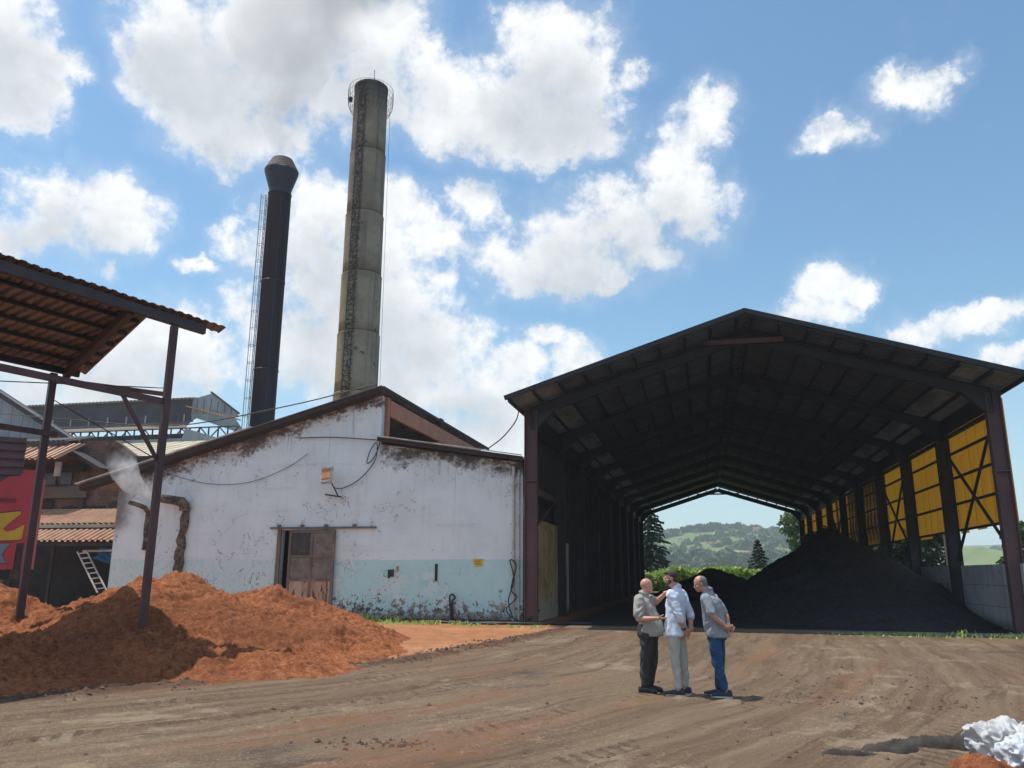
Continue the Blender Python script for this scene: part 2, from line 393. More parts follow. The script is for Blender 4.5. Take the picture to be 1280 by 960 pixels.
def m_whitewall(n):
    P = n.coord(); x, y, z = n.sep(P)
    n1 = n.noise(P, .7, 6, .6); n2 = n.noise(P, 4.5, 8, .65); n3 = n.noise(n.vm('MULTIPLY', P, (3, 3, .35)), 1.6, 5, .6); n4 = n.noise(P, 13, 5, .7)
    c = n.mix(n1.ss(.3, .7), (.72, .80, .83), (.63, .70, .73))
    c = n.mix(n3.ss(.52, .8)*.35, c, (.48, .46, .46))
    c = n.mix(n.noise(n.vm('MULTIPLY', P, (.25, 1, 2.2)), 1.5, 5, .6).ss(.58, .75)*.3, c, (.42, .41, .44))
    # blue dado
    blue = n.mix(n1.ss(.35, .65), (.50, .72, .73), (.40, .63, .66))
    blue = n.mix(n3.ss(.5, .8)*.5, blue, (.58, .68, .69)); blue = n.mix((n1+(n2-.5)*.8+x.ss(-9, -14)*.12).ss(.50, .62)*.7, blue, (.66, .73, .73)); blue = n.mix(n2.ss(.56, .62)*.3, blue, (.30, .50, .53))
    c = n.mix((z+(n2-.5)*.05+(n.noise(P, .5, 3)-.5)*.12).ss(2.235, 2.215), c, blue)
    # soot and bare render under the roof line (real dirt)
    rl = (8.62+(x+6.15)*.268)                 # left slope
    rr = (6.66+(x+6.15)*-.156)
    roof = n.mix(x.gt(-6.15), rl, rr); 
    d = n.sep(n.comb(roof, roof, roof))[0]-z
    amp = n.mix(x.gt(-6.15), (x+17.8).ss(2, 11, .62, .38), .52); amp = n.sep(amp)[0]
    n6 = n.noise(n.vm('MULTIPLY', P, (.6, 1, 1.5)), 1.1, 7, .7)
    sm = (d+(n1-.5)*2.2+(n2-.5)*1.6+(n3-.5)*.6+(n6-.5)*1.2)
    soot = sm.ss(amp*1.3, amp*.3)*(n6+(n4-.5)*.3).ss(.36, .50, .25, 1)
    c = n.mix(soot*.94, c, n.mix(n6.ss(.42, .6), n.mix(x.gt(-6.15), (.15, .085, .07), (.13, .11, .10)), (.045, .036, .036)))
    mott = (d+(n1-.5)*1.5).ss(amp*2.4, amp)*(n2).ss(.58, .66)
    c = n.mix(mott*.7, c, (.09, .07, .065))
    specks = n4.ss(.70, .715)*(n1.ss(.48, .6))*(d.ss(amp*4, .2))
    c = n.mix(specks, c, (.05, .04, .04))
    # flaking near the ground
    low = z.ss(1.35, .05)
    ch = (n2+low*.20+(n4-.5)*.22-(1-(x+18).ss(9.5, 11))*.05).ss(.655, .68)*z.lt(2.3)*z.ss(2.1, 1.6)
    chc = n.mix(n.noise(P, 2, 3).ss(.4, .6), (.20, .19, .18), (.34, .29, .24))
    c = n.mix(ch, c, chc)
    ch2 = (n.noise(n.vm('ADD', P, (9, 3, 5)), 6, 6, .7)+low*.14+(x+7.0).abs().ss(2.0, .5)*z.ss(3.2, 2.4)*.05).ss(.675, .69)
    c = n.mix(ch2*.9, c, (.055, .05, .048))
    c = n.mix((z+(n2-.5)*.6).ss(.38, .06)*.75, c, (.16, .11, .085))
    drip = n.noise(n.vm('MULTIPLY', P, (7, 7, .25)), 1, 4, .6).ss(.60, .74)*(d+(n1-.5)*1.5).ss(2.6, .6)
    c = n.mix(drip*.45, c, (.20, .17, .16))
    crk = (n.noise(P, .9, 5, .6, dist=.6)-.5).abs().ss(.006, .002)*n1.ss(.5, .56)*z.ss(6.5, 5.5)
    c = n.mix(crk*.8, c, (.10, .09, .09))
    # mould and grime at the left corner near the steam
    lc = (x+17.8+(n2-.5)*.8).ss(1.0, .1)*(z+(n1-.5)).ss(3.0, 3.8)
    c = n.mix(lc*.8, c, (.12, .10, .095))
    return c, n2*.6+n4*.3-ch*.5
M_white = mat('flaking_white_and_blue_wall', m_whitewall, .9, 0, .35, .03, .2)
def m_concrete_stack(n):
    P = n.coord(); x, y, z = n.sep(P)
    n1 = n.noise(P, .6, 6, .6); n2 = n.noise(P, 3, 7, .65); st = n.noise(n.vm('MULTIPLY', P, (2.5, 2.5, .12)), 1.2, 5, .6)
    c = n.mix(n1.ss(.35, .65), (.29, .255, .19), (.19, .17, .13))
    c = n.mix(st.ss(.5, .72)*.7, c, (.11, .10, .085))
    az = (x*-.94+y*-.34)
    c = n.mix((az+(n2-.5)*.8-.55).ss(0, .5)*n1.ss(.35, .55)*z.ss(24, 14)*.6, c, (.33, .25, .09))
    c = n.mix(z.ss(30.2, 33.5)*.78, c, (.05, .047, .045))
    band = (x+.35+(n2-.5)*.35).abs().ss(.42, .22)*y.lt(0)
    c = n.mix(band*n.noise(P, 6, 6, .7).ss(.42, .56)*.85, c, (.035, .03, .028))
    c = n.mix((n.noise(P, 1.3, 6, .65).ss(.62, .68))*.8, c, (.05, .045, .042))
    zz = z*.31; ring = n.sep(n.comb(zz, zz, zz))[0]
    return c, n2
M_stack = mat('weathered_concrete_stack', m_concrete_stack, .95, 0, .6, .05, .2)
M_steel_stack = simple('rusty_dark_steel_stack', (.016, .020, .036), (.028, .028, .042), .9, .5, .3, .15, (1, 1, .15), (.085, .052, .048), .66, .5, 0, 2.2)
M_cap = simple('brown_rusty_stack_cap', (.16, .105, .085), (.10, .07, .06), 1.2, .7)
def m_retain(n):
    P = n.coord(); x, y, z = n.sep(P); n1 = n.noise(P, .8, 6, .6); n2 = n.noise(P, 4, 7, .65); st = n.noise(n.vm('MULTIPLY', P, (3, 3, .2)), 1.3, 5, .6)
    c = n.mix(n1.ss(.3, .7), (.50, .50, .50), (.36, .37, .38)); c = n.mix(st.ss(.5, .7)*.5, c, (.17, .17, .175))
    c = n.mix(n2.ss(.62, .68)*.7, c, (.08, .078, .075)); c = n.mix(z.ss(.5, 0)*.7, c, (.05, .045, .042))
    return c, n2
M_retain = mat('stained_concrete_retaining_wall', m_retain, .9, 0, .3, .02, .2)
def m_brickwall(n):
    P = n.coord(); x, y, z = n.sep(P); c, f = n.brick(n.comb(x, z, y), (.22, .12, .085), (.13, .075, .06), (.17, .14, .12), 1, .26, .085, .012)
    c = n.mix(n.noise(P, .7, 6, .6).ss(.46, .64)*.8, c, (.05, .04, .037)); c = n.mix(n.noise(P, 2.2, 6, .65).ss(.58, .66)*.6, c, (.24, .19, .15))
    return c, f
M_brick = mat('sooty_brickwork', m_brickwall, .95, 0, .5, -.02, .2)
def m_tanwall(n):
    P = n.coord(); x, y, z = n.sep(P); n1 = n.noise(P, 1.1, 6, .6); n2 = n.noise(P, 4, 6, .65)
    c = n.mix(n1.ss(.3, .7), (.48, .36, .20), (.34, .25, .14)); c = n.mix(n2.ss(.56, .64)*.8, c, (.06, .05, .04)); c = n.mix((z+(n2-.5)*1.5).ss(1.0, .4)*.7, c, (.42, .40, .36))
    return c, n2
M_tanwall = mat('stained_tan_plaster', m_tanwall, .9, 0, .3, .02, .2)
M_soil_d = simple('black_damp_soil', (.030, .026, .023), (.050, .040, .033), 3, .95, 0, .5)

# orange fibre and coal
def m_orange(n):
    P = n.coord(); n1 = n.noise(P, .8, 6, .6); n2 = n.noise(P, 9, 8, .7)
    c = n.mix(n1.ss(.3, .7), (.31, .108, .046), (.22, .074, .034)); c = n.mix(n2.ss(.45, .68), c, (.42, .172, .078)); c = n.mix(n2.ss(.48, .36)*.75, c, (.13, .046, .025)); c = n.mix((n.noise(P, .45, 5, .6)+(n2-.5)*.3).ss(.50, .62)*.55, c, (.20, .072, .036)); c = n.mix(n.noise(P, 34, 4, .7).ss(.56, .68)*.5, c, (.55, .27, .13))
    return c, n.noise(P, 22, 8, .75)
M_orange = mat('orange_brown_fibre', m_orange, 1, 0, .9, .05, .1)
def m_coal(n):
    P = n.coord(); n2 = n.noise(P, 9, 8, .75)
    return n.mix(n2.ss(.4, .7), (.012, .013, .016), (.046, .049, .056)), n.noise(P, 18, 8, .8)
M_coal = mat('black_coal_fines', m_coal, .85, 0, .8, .05, .3)

# ------------------------------------------------------------------ ground sheet
EDGE = np.array([(-16, 4.5), (-12, 8.2), (-8.5, 10.6), (-6.2, 12.5), (-4.3, 14.6), (-2.2, 17.3), (-.7, 20.8), (.9, 25.2), (2.0, 28.5), (6, 44)])
def edge_ds(x, y):
    best = np.full(x.shape, 1e9); ss = np.zeros(x.shape); sg = np.zeros(x.shape); acc = 0
    for i in range(len(EDGE)-1):
        a, b = EDGE[i], EDGE[i+1]; v = b-a; L = np.hypot(*v); v = v/L
        px, py = x-a[0], y-a[1]; t = np.clip(px*v[0]+py*v[1], 0, L); dx, dy = px-t*v[0], py-t*v[1]; d = np.hypot(dx, dy)
        m = d < best; best = np.where(m, d, best); ss = np.where(m, acc+t, ss); sg = np.where(m, np.sign(px*v[1]-py*v[0]), sg); acc += L
    return best*np.where(sg == 0, 1, sg), ss      # positive on the yard side
def ground_h(x, y):
    d, s = edge_ds(x, y)
    near = np.exp(-np.maximum(0, np.hypot(x-2, y-14)-16)/8)
    h = (fbm(x, y, .25, 2, 3)-.5)*.04
    wob = (fbm(x, y, .25, 3, 9)-.5)*1.6
    dd = d+wob*.5
    # wheel ruts running along the edge of the heap
    for c, w, a in ((1.1, .28, .04), (2.7, .3, .04), (3.3, .22, .03), (4.9, .35, .03), (6.4, .25, .03), (8.3, .4, .025)):
        g = np.exp(-((dd-c)/w)**2); sh = np.exp(-((dd-c-w*1.5)/(w*.8))**2)
        h = h-.20*a*g+a*.05*sh*(.4+1.2*fbm(x, y, 2.5, 3, 21))
    rid = np.exp(-((d-.15)/.28)**2)*(s < 42); cl = fbm(x, y, 6, 4, 33)
    h = h+rid*(np.abs(vn(x*7, y*7, 88)*2-1)*.05+np.abs(vn(x*15, y*15, 89)*2-1)*.03+np.clip(cl-.5, 0, 1)*.12)*(s > 6)
    # lumps and clods
    fx = fbm(dd*1.3, s*.5, 1, 3, 51); lump = np.clip(fbm(x, y, 4.5, 4, 41)-.56, 0, 1)*np.clip(fbm(x, y, .45, 3, 42)-.42, 0, 1)
    h = h+lump*.55
    h = h+(fbm(x, y, 9, 3, 61)-.5)*.022+(fbm(dd*7, s*.8, 1, 3, 62)-.5)*.012+np.clip(fbm(x, y, 11, 2, 64)-.62, 0, 1)*.10*np.clip(fbm(x, y, .8, 3, 65)*2.6-.8, 0, 1)
    # flatten by slab and wall, fall beyond
    t = (x-ORG.x)*cos(AX)-(y-ORG.y)*sin(AX); l = (x-ORG.x)*sin(AX)+(y-ORG.y)*cos(AX)
    fl = np.clip((-1.0-l)/2.5, 0, 1)
    h = h*near*np.where(l > -1, .0, 1)*np.clip(fl+.15, 0, 1)
    h = np.where(l > -1.5, -.05*(t > 1.5)*(l < 58), h)
    R = np.hypot(x, y); h = h-np.clip((R-130)*.02, 0, 7)
    return h
def axis_(lo, hi, step, far_lo, far_hi, g=1.16):
    a = list(np.arange(lo, hi, step)); s = step; v = lo; left = []
    while v > far_lo: s *= g; v -= s; left.append(v)
    s = step; v = a[-1]; r = []
    while v < far_hi: s *= g; v += s; r.append(v)
    return np.array(left[::-1]+a+r)
gx = axis_(-11, 17, .055, -800, 1300); gy = axis_(4.5, 29, .055, -45, 1500)
GX, GY = np.meshgrid(gx, gy); GZ = ground_h(GX, GY); GD, GS = edge_ds(GX, GY)
def m_ground(n):
    P = n.coord(); A = n.attr('track'); d, s, _ = n.sep(A); x, y, z = n.sep(P)
    tl = n.attr('site'); t, l, _ = n.sep(tl)
    n1 = n.noise(P, .35, 6, .6); n2 = n.noise(P, 2.2, 8, .65); n3 = n.noise(P, 14, 6, .7); n5 = n.noise(P, 60, 3, .7)
    wob = (n.noise(P, .25, 3, .5)-.5)
    dd = d+wob*.9
    streak = n.noise(n.comb(dd*2.2, s*.10, 0), 1.0, 7, .62); st2 = n.noise(n.comb(dd*6.5, s*.35, 4), 1.0, 6, .65); st3 = n.noise(n.comb(dd*1.0, s*.12, 9), 1, 5, .6)
    c = n.mix(streak.ss(.36, .64), (.112, .073, .047), (.160, .112, .074))
    c = n.mix(st2.ss(.50, .70)*.35, c, (.22, .16, .11))
    c = n.mix(st2.ss(.46, .34)*.55, c, (.062, .040, .028))
    c = n.mix((st3+(n2-.5)*.5).ss(.54, .66)*.7, c, (.17, .088, .050))
    c = n.mix((n1+(n2-.5)*.6+(st2-.5)*.3).ss(.56, .68)*.55, c, (.26, .205, .145))
    c = n.mix((n.noise(n.vm('ADD', P, (7, 3, 1)), .3, 6, .65)+(st2-.5)*.4).ss(.60, .70)*.7, c, (.058, .046, .040))
    c = n.mix(n3.ss(.60, .68)*.4, c, (.33, .26, .18)); c = n.mix(n3.ss(.40, .31)*.6, c, (.06, .042, .032))
    c = n.mix(n5.ss(.66, .74)*.45, c, (.40, .33, .24)); c = n.mix(n5.ss(.36, .28)*.5, c, (.05, .04, .032))
    c = n.mix(n.noise(P, 30, 4, .7).ss(.55, .66)*(n1+st2*.5).ss(.62, .82)*.55, c, (.38, .31, .23))
    c = n.mix(n.noise(n.vm('ADD', P, (5, 5, 5)), 24, 5, .75).ss(.58, .66)*.6, c, (.045, .033, .027))
    tread = None
    for c0, w0 in ((1.9, .17), (3.55, .17), (6.2, .2), (7.9, .2), (10.5, .22)):
        k = (dd-c0).abs().ss(w0, w0*.7)*((s*(2*pi/.21)+(dd-c0)*12)).sin().ss(.0, .5)
        tread = k if tread is None else tread.max(k)
    tread = tread*(n1+(n2-.5)*.4).ss(.46, .56)*n3.ss(.38, .5)
    c = n.mix(tread*.55, c, (.065, .044, .032))
    # dark clods on the edge
    e = (d-.15+(n2-.5)*.5).abs().ss(.55, .15)*s.gt(5)
    c = n.mix(e*(n2).ss(.36, .52)*.9, c, (.085, .045, .030))
    # orange dust on the heap side
    org = n.mix(n2.ss(.35, .65), (.36, .165, .078), (.28, .125, .062)); org = n.mix(n1.ss(.5, .66)*.6, org, (.42, .215, .115)); org = n.mix(n3.ss(.6, .7)*.5, org, (.24, .11, .06))
    o = (d+(n2-.5)*.9).ss(.05, -.45)*t.ss(2.4, 1.2)
    c = n.mix(o, c, org)
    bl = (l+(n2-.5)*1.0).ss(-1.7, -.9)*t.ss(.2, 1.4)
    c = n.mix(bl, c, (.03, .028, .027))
    far = y.ss(75, 90); c = n.mix(far, c, n.mix(n1, (.12, .17, .05), (.2, .2, .08)))
    return c, n3*.6+n2*.4+n5*.3-tread*.5
M_ground = mat('brown_trodden_yard', m_ground, .95, 0, .7, .035, .15)
GT = (GX-ORG.x)*cos(AX)-(GY-ORG.y)*sin(AX); GL = (GX-ORG.x)*sin(AX)+(GY-ORG.y)*cos(AX)
zero = np.zeros_like(GX)
g = grid_obj('ground', gx, gy, GZ, M_ground, {'track': np.stack([np.clip(GD, -60, 60), GS, zero], -1), 'site': np.stack([GT, GL, zero], -1)})
tag(g, kind='structure')

# concrete floor of the open shed
def m_slab(n):
    P = n.coord(); x, y, z = n.sep(P); n1 = n.noise(P, .7, 6, .6); n2 = n.noise(P, 3.5, 7, .65)
    c = n.mix(n2.ss(.35, .65), (.30, .28, .25), (.20, .18, .155)); c = n.mix((n1+(n2-.5)*.4).ss(.55, .65)*.7, c, (.13, .09, .065))
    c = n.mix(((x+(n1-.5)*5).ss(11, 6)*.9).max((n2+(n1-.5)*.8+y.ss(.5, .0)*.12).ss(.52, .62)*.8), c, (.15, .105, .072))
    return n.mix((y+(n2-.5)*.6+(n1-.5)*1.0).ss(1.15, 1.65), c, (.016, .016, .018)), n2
M_slab = mat('coal_dusted_concrete', m_slab, .9, 0, .3, .02, .2)
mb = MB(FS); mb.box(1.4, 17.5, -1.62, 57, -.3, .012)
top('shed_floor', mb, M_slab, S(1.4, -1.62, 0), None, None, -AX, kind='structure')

# ------------------------------------------------------------------ heaps
def heap(name, lobes, x0, x1, y0, y1, step, m, label, cat, amp, sd, pw=1.6, cell=5, group=None):
    xs = np.arange(x0, x1, step); ys = np.arange(y0, y1, step); X_, Y_ = np.meshgrid(xs, ys)
    wx = (fbm(X_, Y_, .8, 4, sd+5)-.5)*1.3; wy = (fbm(X_, Y_, .8, 4, sd+6)-.5)*1.3
    h = np.zeros_like(X_)
    for (cx, cy, H, rx, ry) in lobes:
        r = np.hypot((X_+wx-cx)/rx, (Y_+wy-cy)/ry); r = np.sqrt(r*r+.012); q = np.clip(1-r, 0, 1)**pw*H*1.15
        k = .18; h = np.where(q > 0, np.log(np.exp(h/k)+np.exp(q/k)-1)*k, h)
    on = np.clip(h/.18, 0, 1)
    rg = 1-np.abs(fbm(X_, Y_, 1.7, 5, sd+1)-.5)*4
    qx = X_+(fbm(X_, Y_, 2.5, 3, sd+30)-.5)*.5; qy = Y_+(fbm(X_, Y_, 2.5, 3, sd+31)-.5)*.5
    bil = sum(np.abs(vn(qx*c_+i*7, qy*c_*1.15-i*5, sd+40+i)*2-1)*a_ for i, (c_, a_) in enumerate(((cell*.36, .6), (cell*.8, .5), (cell*1.5, .55), (cell*2.9, .48), (cell*5.5, .32))))
    bump = (np.sqrt(bil/1.2)-.92)*amp*.95+(fbm(X_, Y_, cell*.35, 3, sd+2)-.5)*amp*.7
    Z = h+on*bump-.12*(1-np.clip(h/.06, 0, 1))
    c = (lobes[0][0], lobes[0][1], 0)
    return tag(grid_obj(name, xs, ys, Z, m, None, c), label, cat, group)
heap('fibre_heap', [(-7.9, 19.0, 1.75, 5.2, 6.6), (-6.3, 21.6, 1.42, 4.2, 5.0), (-4.4, 18.9, .62, 2.7, 3.2), (-11.9, 18.6, 1.55, 3.6, 4.2), (-9.8, 15.0, .5, 4.5, 5), (-5.6, 15.6, .42, 3.6, 2.9)],
     -16, -.6, 10, 26.5, .045, M_orange, 'large heap of orange-brown fibre half in canopy shade around the maroon posts', 'heap', .34, 11)
# coal: in site coordinates, one big heap and a lower one at the back
def coal(name, cx, cy, H, rl, rr, rf, rb, label, sd, flat=.0, power=1.0):
    ts = np.arange(-rl-.5, rr+.5, .12); ls = np.arange(-rf-.5, rb+.5, .12); T, L_ = np.meshgrid(ts, ls)
    w = (fbm(T, L_, .35, 4, sd)-.5)*1.4
    r = np.hypot(np.where(T < 0, T/rl, T/rr), np.where(L_ < 0, L_/rf, L_/rb))+w*.05
    h = np.clip(1-r, 0, 1)**power*H; h = np.minimum(h, H*.97+0*h)
    Z = h+(fbm(T, L_, .9, 6, sd+3, .6)-.5)*.42*np.clip(h/.3, 0, 1)+(np.abs(vn(T*3.1, L_*3.1, sd+4)*2-1)*.10+np.abs(vn(T*1.3, L_*1.3, sd+8)*2-1)*.12-.1)*np.clip(h/.3, 0, 1)
    Z = Z-.10*(h < .01)
    o = grid_obj(name, ts, ls, Z, M_coal, None, (0, 0, 0)); o.location = S(cx, cy, .03); o.rotation_euler = (0, 0, -AX)
    return tag(o, label, 'coal heap')
coal('coal_heap', 12.2, 14, 3.95, 6.6, 6.0, 14.2, 16, 'tall black coal heap filling the right half of the open shed', 71, power=1.06)
coal('coal_heap', 6.6, 36, 2.35, 4.6, 6.0, 8.5, 9, 'low black coal heap deeper inside the shed behind the men', 83)

# ------------------------------------------------------------------ open shed (portal frames)
W_, ZE, ZR, BAY, NB, OV, SO = 15.48, 7.79, 10.44, 6.064, 9, 1.75, .57
SLP = (ZR-ZE)/(W_/2+SO)
def roofz(t): return ZE+SLP*(min(t+SO, W_+SO-t))
shed = thing('open_shed', 'big open-ended coal shed with dark pitched roof and maroon steel portal frames', 'shed', S(0, 0, 0), -AX)
mb = MB(FS); mb.ibeam((0, 0, -.02), (0, 0, roofz(0)-.35), .30, .46, .03, (1, 0, 0)); mb.box(-.32, .32, -.22, .22, -.02, .03); mb.box(-.24, .24, -.155, .155, 5.0, 5.04)
colm = mb.mesh('column', M_column, shed); M_coldark = simple('column_in_painted_shade', (.032, .028, .032), (.02, .018, .022), 2, .7)  # inner columns get a darker copy, the shed's shade painted into it
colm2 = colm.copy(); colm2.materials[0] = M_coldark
def rafter_mesh(side):
    mb = MB(FS); a = Vector((0 if side == 0 else W_, 0, roofz(0)-.42)); b = Vector((W_/2, 0, roofz(W_/2)-.42))
    a2 = a+(b-a)*.04; mb.ibeam(a, b, .22, .38, .025, (0, 0, 1))
    s = 1 if side == 0 else -1
    mb.prism([(a.x, a.z-.2), (a.x, a.z-.62), (a.x+s*.22, a.z-.62), (a.x+s*.9, a.z+.08), (a.x+s*.3, a.z)], 'y', -.10, .10)
    return mb.mesh('rafter', M_purlin, shed)
raf = [rafter_mesh(0), rafter_mesh(1)]
mb = MB(FS); mb.beam((W_/2-1.35, -.22, 9.80), (W_/2+1.35, -.22, 9.80), .06, .17); collar = mb.mesh('collar_beam', M_column, shed)
mb = MB(FS); mb.beam((W_/2-1.35, 0, 9.80), (W_/2+1.35, 0, 9.80), .14, .17); collar2 = mb.mesh('collar_beam', M_frame, shed)
mb = MB(FS); mb.beam((W_/2-2.0, 0, 9.62), (W_/2+2.0, 0, 9.62), .10, .14); collar2 = mb.mesh('collar_beam', M_purlin, shed)
for k in range(NB+1):
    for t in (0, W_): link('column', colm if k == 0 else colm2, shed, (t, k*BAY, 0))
    for s in (0, 1): link('rafter', raf[s], shed, (0, k*BAY, 0))
    if k in (0, NB): link('collar_beam', collar if k == 0 else collar2, shed, (0, k*BAY, 0))
# eaves beam
for t in (0.0, W_):
    mb = MB(FS); mb.beam((t, -.15, roofz(0)-.55), (t, NB*BAY+.5, roofz(0)-.55), .08, .62); mb.build('eaves_beam', M_purlin, shed)
    mb = MB(FS); mb.beam((t, .2, roofz(0)-1.0), (t, NB*BAY-.2, roofz(0)-1.0), .12, .12); mb.build('eaves_strut', M_purlin, shed)
NP = 10
pos = [W_/2-.25-i*(W_/2+SO-.35)/(NP-1) for i in range(NP)]
for t in pos:
    for tt in (t, W_-t):
        mb = MB(FS); sg = 1 if tt < W_/2 else -1
        mb.beam((tt, -OV+.05, roofz(tt)-.115), (tt, NB*BAY+.6, roofz(tt)-.115), .07, .16, (-SLP*sg, 0, 1)); mb.build('purlin', M_purlin, shed)
# roof sheets, one row of sheets per bay; the row above the eaves is paler
br = 1.75
sheets = {}
def roof_sheet(side, row, first, last):
    s = 1 if side == 0 else -1
    t_e = -SO if side == 0 else W_+SO; t0, t1 = (t_e, t_e+s*br) if row == 0 else (t_e+s*br, W_/2)
    zs = lambda t: roofz(t)
    L0 = -OV if first else 0; L1 = BAY+(.7 if last else 0)
    a = Vector((t0, L0, zs(t0))); b = Vector((t1, L0, zs(t1)))
    mb = MB(FS)
    if side == 0: mb.corr((b.x, L1, b.z), (0, -1, 0), a-b, L1-L0, (b-a).length, .24, .05, .012)
    else: mb.corr((b.x, L0, b.z), (0, 1, 0), a-b, L1-L0, (b-a).length, .24, .05, .012)
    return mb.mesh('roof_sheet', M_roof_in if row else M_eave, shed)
for k in range(NB):
    for side in (0, 1):
        for row in (0, 1):
            key = (side, row, k == 0, k == NB-1)
            if key not in sheets: sheets[key] = roof_sheet(*key)
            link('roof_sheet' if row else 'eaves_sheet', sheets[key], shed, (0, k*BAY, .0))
# verge trim and ridge cap
for s in (0, 1):
    mb = MB(FS); t0 = -SO-.03 if s == 0 else W_+SO+.03
    mb.beam((t0, -OV-.03, roofz(0)-SLP*(SO+.03)-.01), (W_/2, -OV-.03, ZR-.01), .05, .17); mb.build('verge_trim', M_purlin, shed)
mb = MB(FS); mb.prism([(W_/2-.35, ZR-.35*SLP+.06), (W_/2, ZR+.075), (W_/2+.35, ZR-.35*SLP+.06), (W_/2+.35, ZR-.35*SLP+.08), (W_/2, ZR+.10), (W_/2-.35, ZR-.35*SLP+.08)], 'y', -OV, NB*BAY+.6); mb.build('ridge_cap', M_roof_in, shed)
# yellow side sheets, their rails and bracing
NPAN = 6; PW = (BAY)/NPAN
pan = {}
for key, (z0, z1) in {'full': (3.42, 7.42), 'long': (3.34, 7.42), 'torn': (3.45, 7.16)}.items():
    mb = MB(FS); mb.corr((W_+.30, 0, z0), (0, 1, 0), (0, 0, 1), PW-.012, z1-z0, .17, .035, 0); pan[key] = mb.mesh('side_sheet', M_yellow, shed)
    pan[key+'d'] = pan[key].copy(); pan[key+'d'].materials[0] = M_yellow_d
rr_ = random.Random(5)
for k in range(NB):
    for i in range(NPAN):
        key = 'full' if rr_.random() > .15 else ('long' if rr_.random() > .4 else 'torn')
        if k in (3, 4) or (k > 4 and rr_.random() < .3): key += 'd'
        link('side_sheet', pan[key], shed, (0.004*(i % 2), k*BAY+i*PW, rr_.uniform(-.03, .03)))
mb = MB(FS); mb.beam((W_+.24, .02, 0), (W_+.24, BAY-.02, 0), .06, .09); rail = mb.mesh('sheeting_rail', M_purlin, shed)
for k in range(NB):
    for z in (3.45, 4.45, 5.45, 6.4, 7.15): link('sheeting_rail', rail, shed, (0, k*BAY, z))
for k in (0, 2, 5):
    for a, b in (((k*BAY+.1, 2.4), ((k+1)*BAY-.1, 6.5)), ((k*BAY+.1, 7.0), ((k+1)*BAY-.1, 2.3))):
        mb = MB(FS); mb.beam((W_+.05, a[0], a[1]), (W_+.05, b[0], b[1]), .06, .09, (1, 0, 0)); mb.build('brace', M_purlin, shed)
# left side: dark boarded wall with lighter strips
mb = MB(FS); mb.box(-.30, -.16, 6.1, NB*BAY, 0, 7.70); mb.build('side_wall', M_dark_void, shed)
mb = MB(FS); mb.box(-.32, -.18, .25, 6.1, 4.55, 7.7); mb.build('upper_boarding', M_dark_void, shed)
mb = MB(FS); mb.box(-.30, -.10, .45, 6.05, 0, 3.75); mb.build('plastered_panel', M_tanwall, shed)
mb = MB(FS); mb.beam((-.03, .15, 4.75), (-.03, 5.9, 4.75), .10, .26); mb.build('tie_rail', M_column, shed)
mb = MB(FS); mb.beam((-.02, .15, 3.2), (-.02, 5.9, 5.0), .07, .07, (1, 0, 0)); mb.build('brace', M_frame, shed)
for l0, w, h, m in ((7.6, 1.5, 3.1, M_white), (12.8, 1.1, 4.3, M_fascia)):
    mb = MB(FS); mb.box(-.16, -.08, l0, l0+w, .05, h); mb.build('wall_board', M_retain, shed)
for k in range(1, NB):
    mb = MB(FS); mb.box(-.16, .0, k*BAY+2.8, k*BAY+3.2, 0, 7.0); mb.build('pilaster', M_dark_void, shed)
# retaining wall under the yellow sheets
mb = MB(FS); mb.box(W_+.15, W_+.50, -.25, NB*BAY, -.1, 2.12)
for l0 in (.0, 6, 12): pass
rw = top('retaining_wall', mb, M_retain, S(W_+.3, 0, 0), 'stained grey concrete retaining wall below the yellow side sheets of the shed', 'wall', -AX)
for z in (.72, 1.42):
    mb = MB(FS); mb.box(W_+.142, W_+.152, -.24, NB*BAY, z, z+.012); mb.build('joint', M_purlin, rw)

# ------------------------------------------------------------------ white building
LB = .5
wb = thing('white_building', 'flaking white building with pale blue dado, open sliding door and sooty eaves', 'building', S(0, 0, 0), -AX)
def zl(t): return 8.62+(t+6.15)*.268
def zr_(t): return 6.66-(t+6.15)*.156
mb = MB(FS)
mb.prism([(-17.8, -.2), (-10.16, -.2), (-10.16, 3.36), (-7.86, 3.36), (-7.86, -.2), (-.42, -.2), (-.42, zr_(-.42)), (-6.15, zr_(-6.15)), (-6.15, zl(-6.15)), (-17.8, zl(-17.8))], 'y', LB, LB+.30)
mb.build('front_wall', M_white, wb)
mb = MB(FS); mb.prism([(LB+.30, -.1), (16, -.1), (16, zl(-17.8)), (LB+.30, zl(-17.8))], 'x', -17.8, -17.5); mb.build('side_wall', M_brick, wb)
mb = MB(FS); mb.box(-17.5, -6.2, 15.7, 16, -.1, 5.4); mb.build('rear_wall', M_brick, wb)
mb = MB(FS); mb.box(-.72, -.42, LB+.3, 15.7, -.1, 5.6); mb.build('side_wall', M_dark_void, wb)
mb = MB(FS); mb.box(-17.4, -.8, LB+.32, 15.6, .0, .03); mb.build('inner_floor', M_dark_void, wb)
mb = MB(FS); mb.box(-12, -5, 5, 5.1, .0, 5); mb.build('inner_partition', M_dark_void, wb)
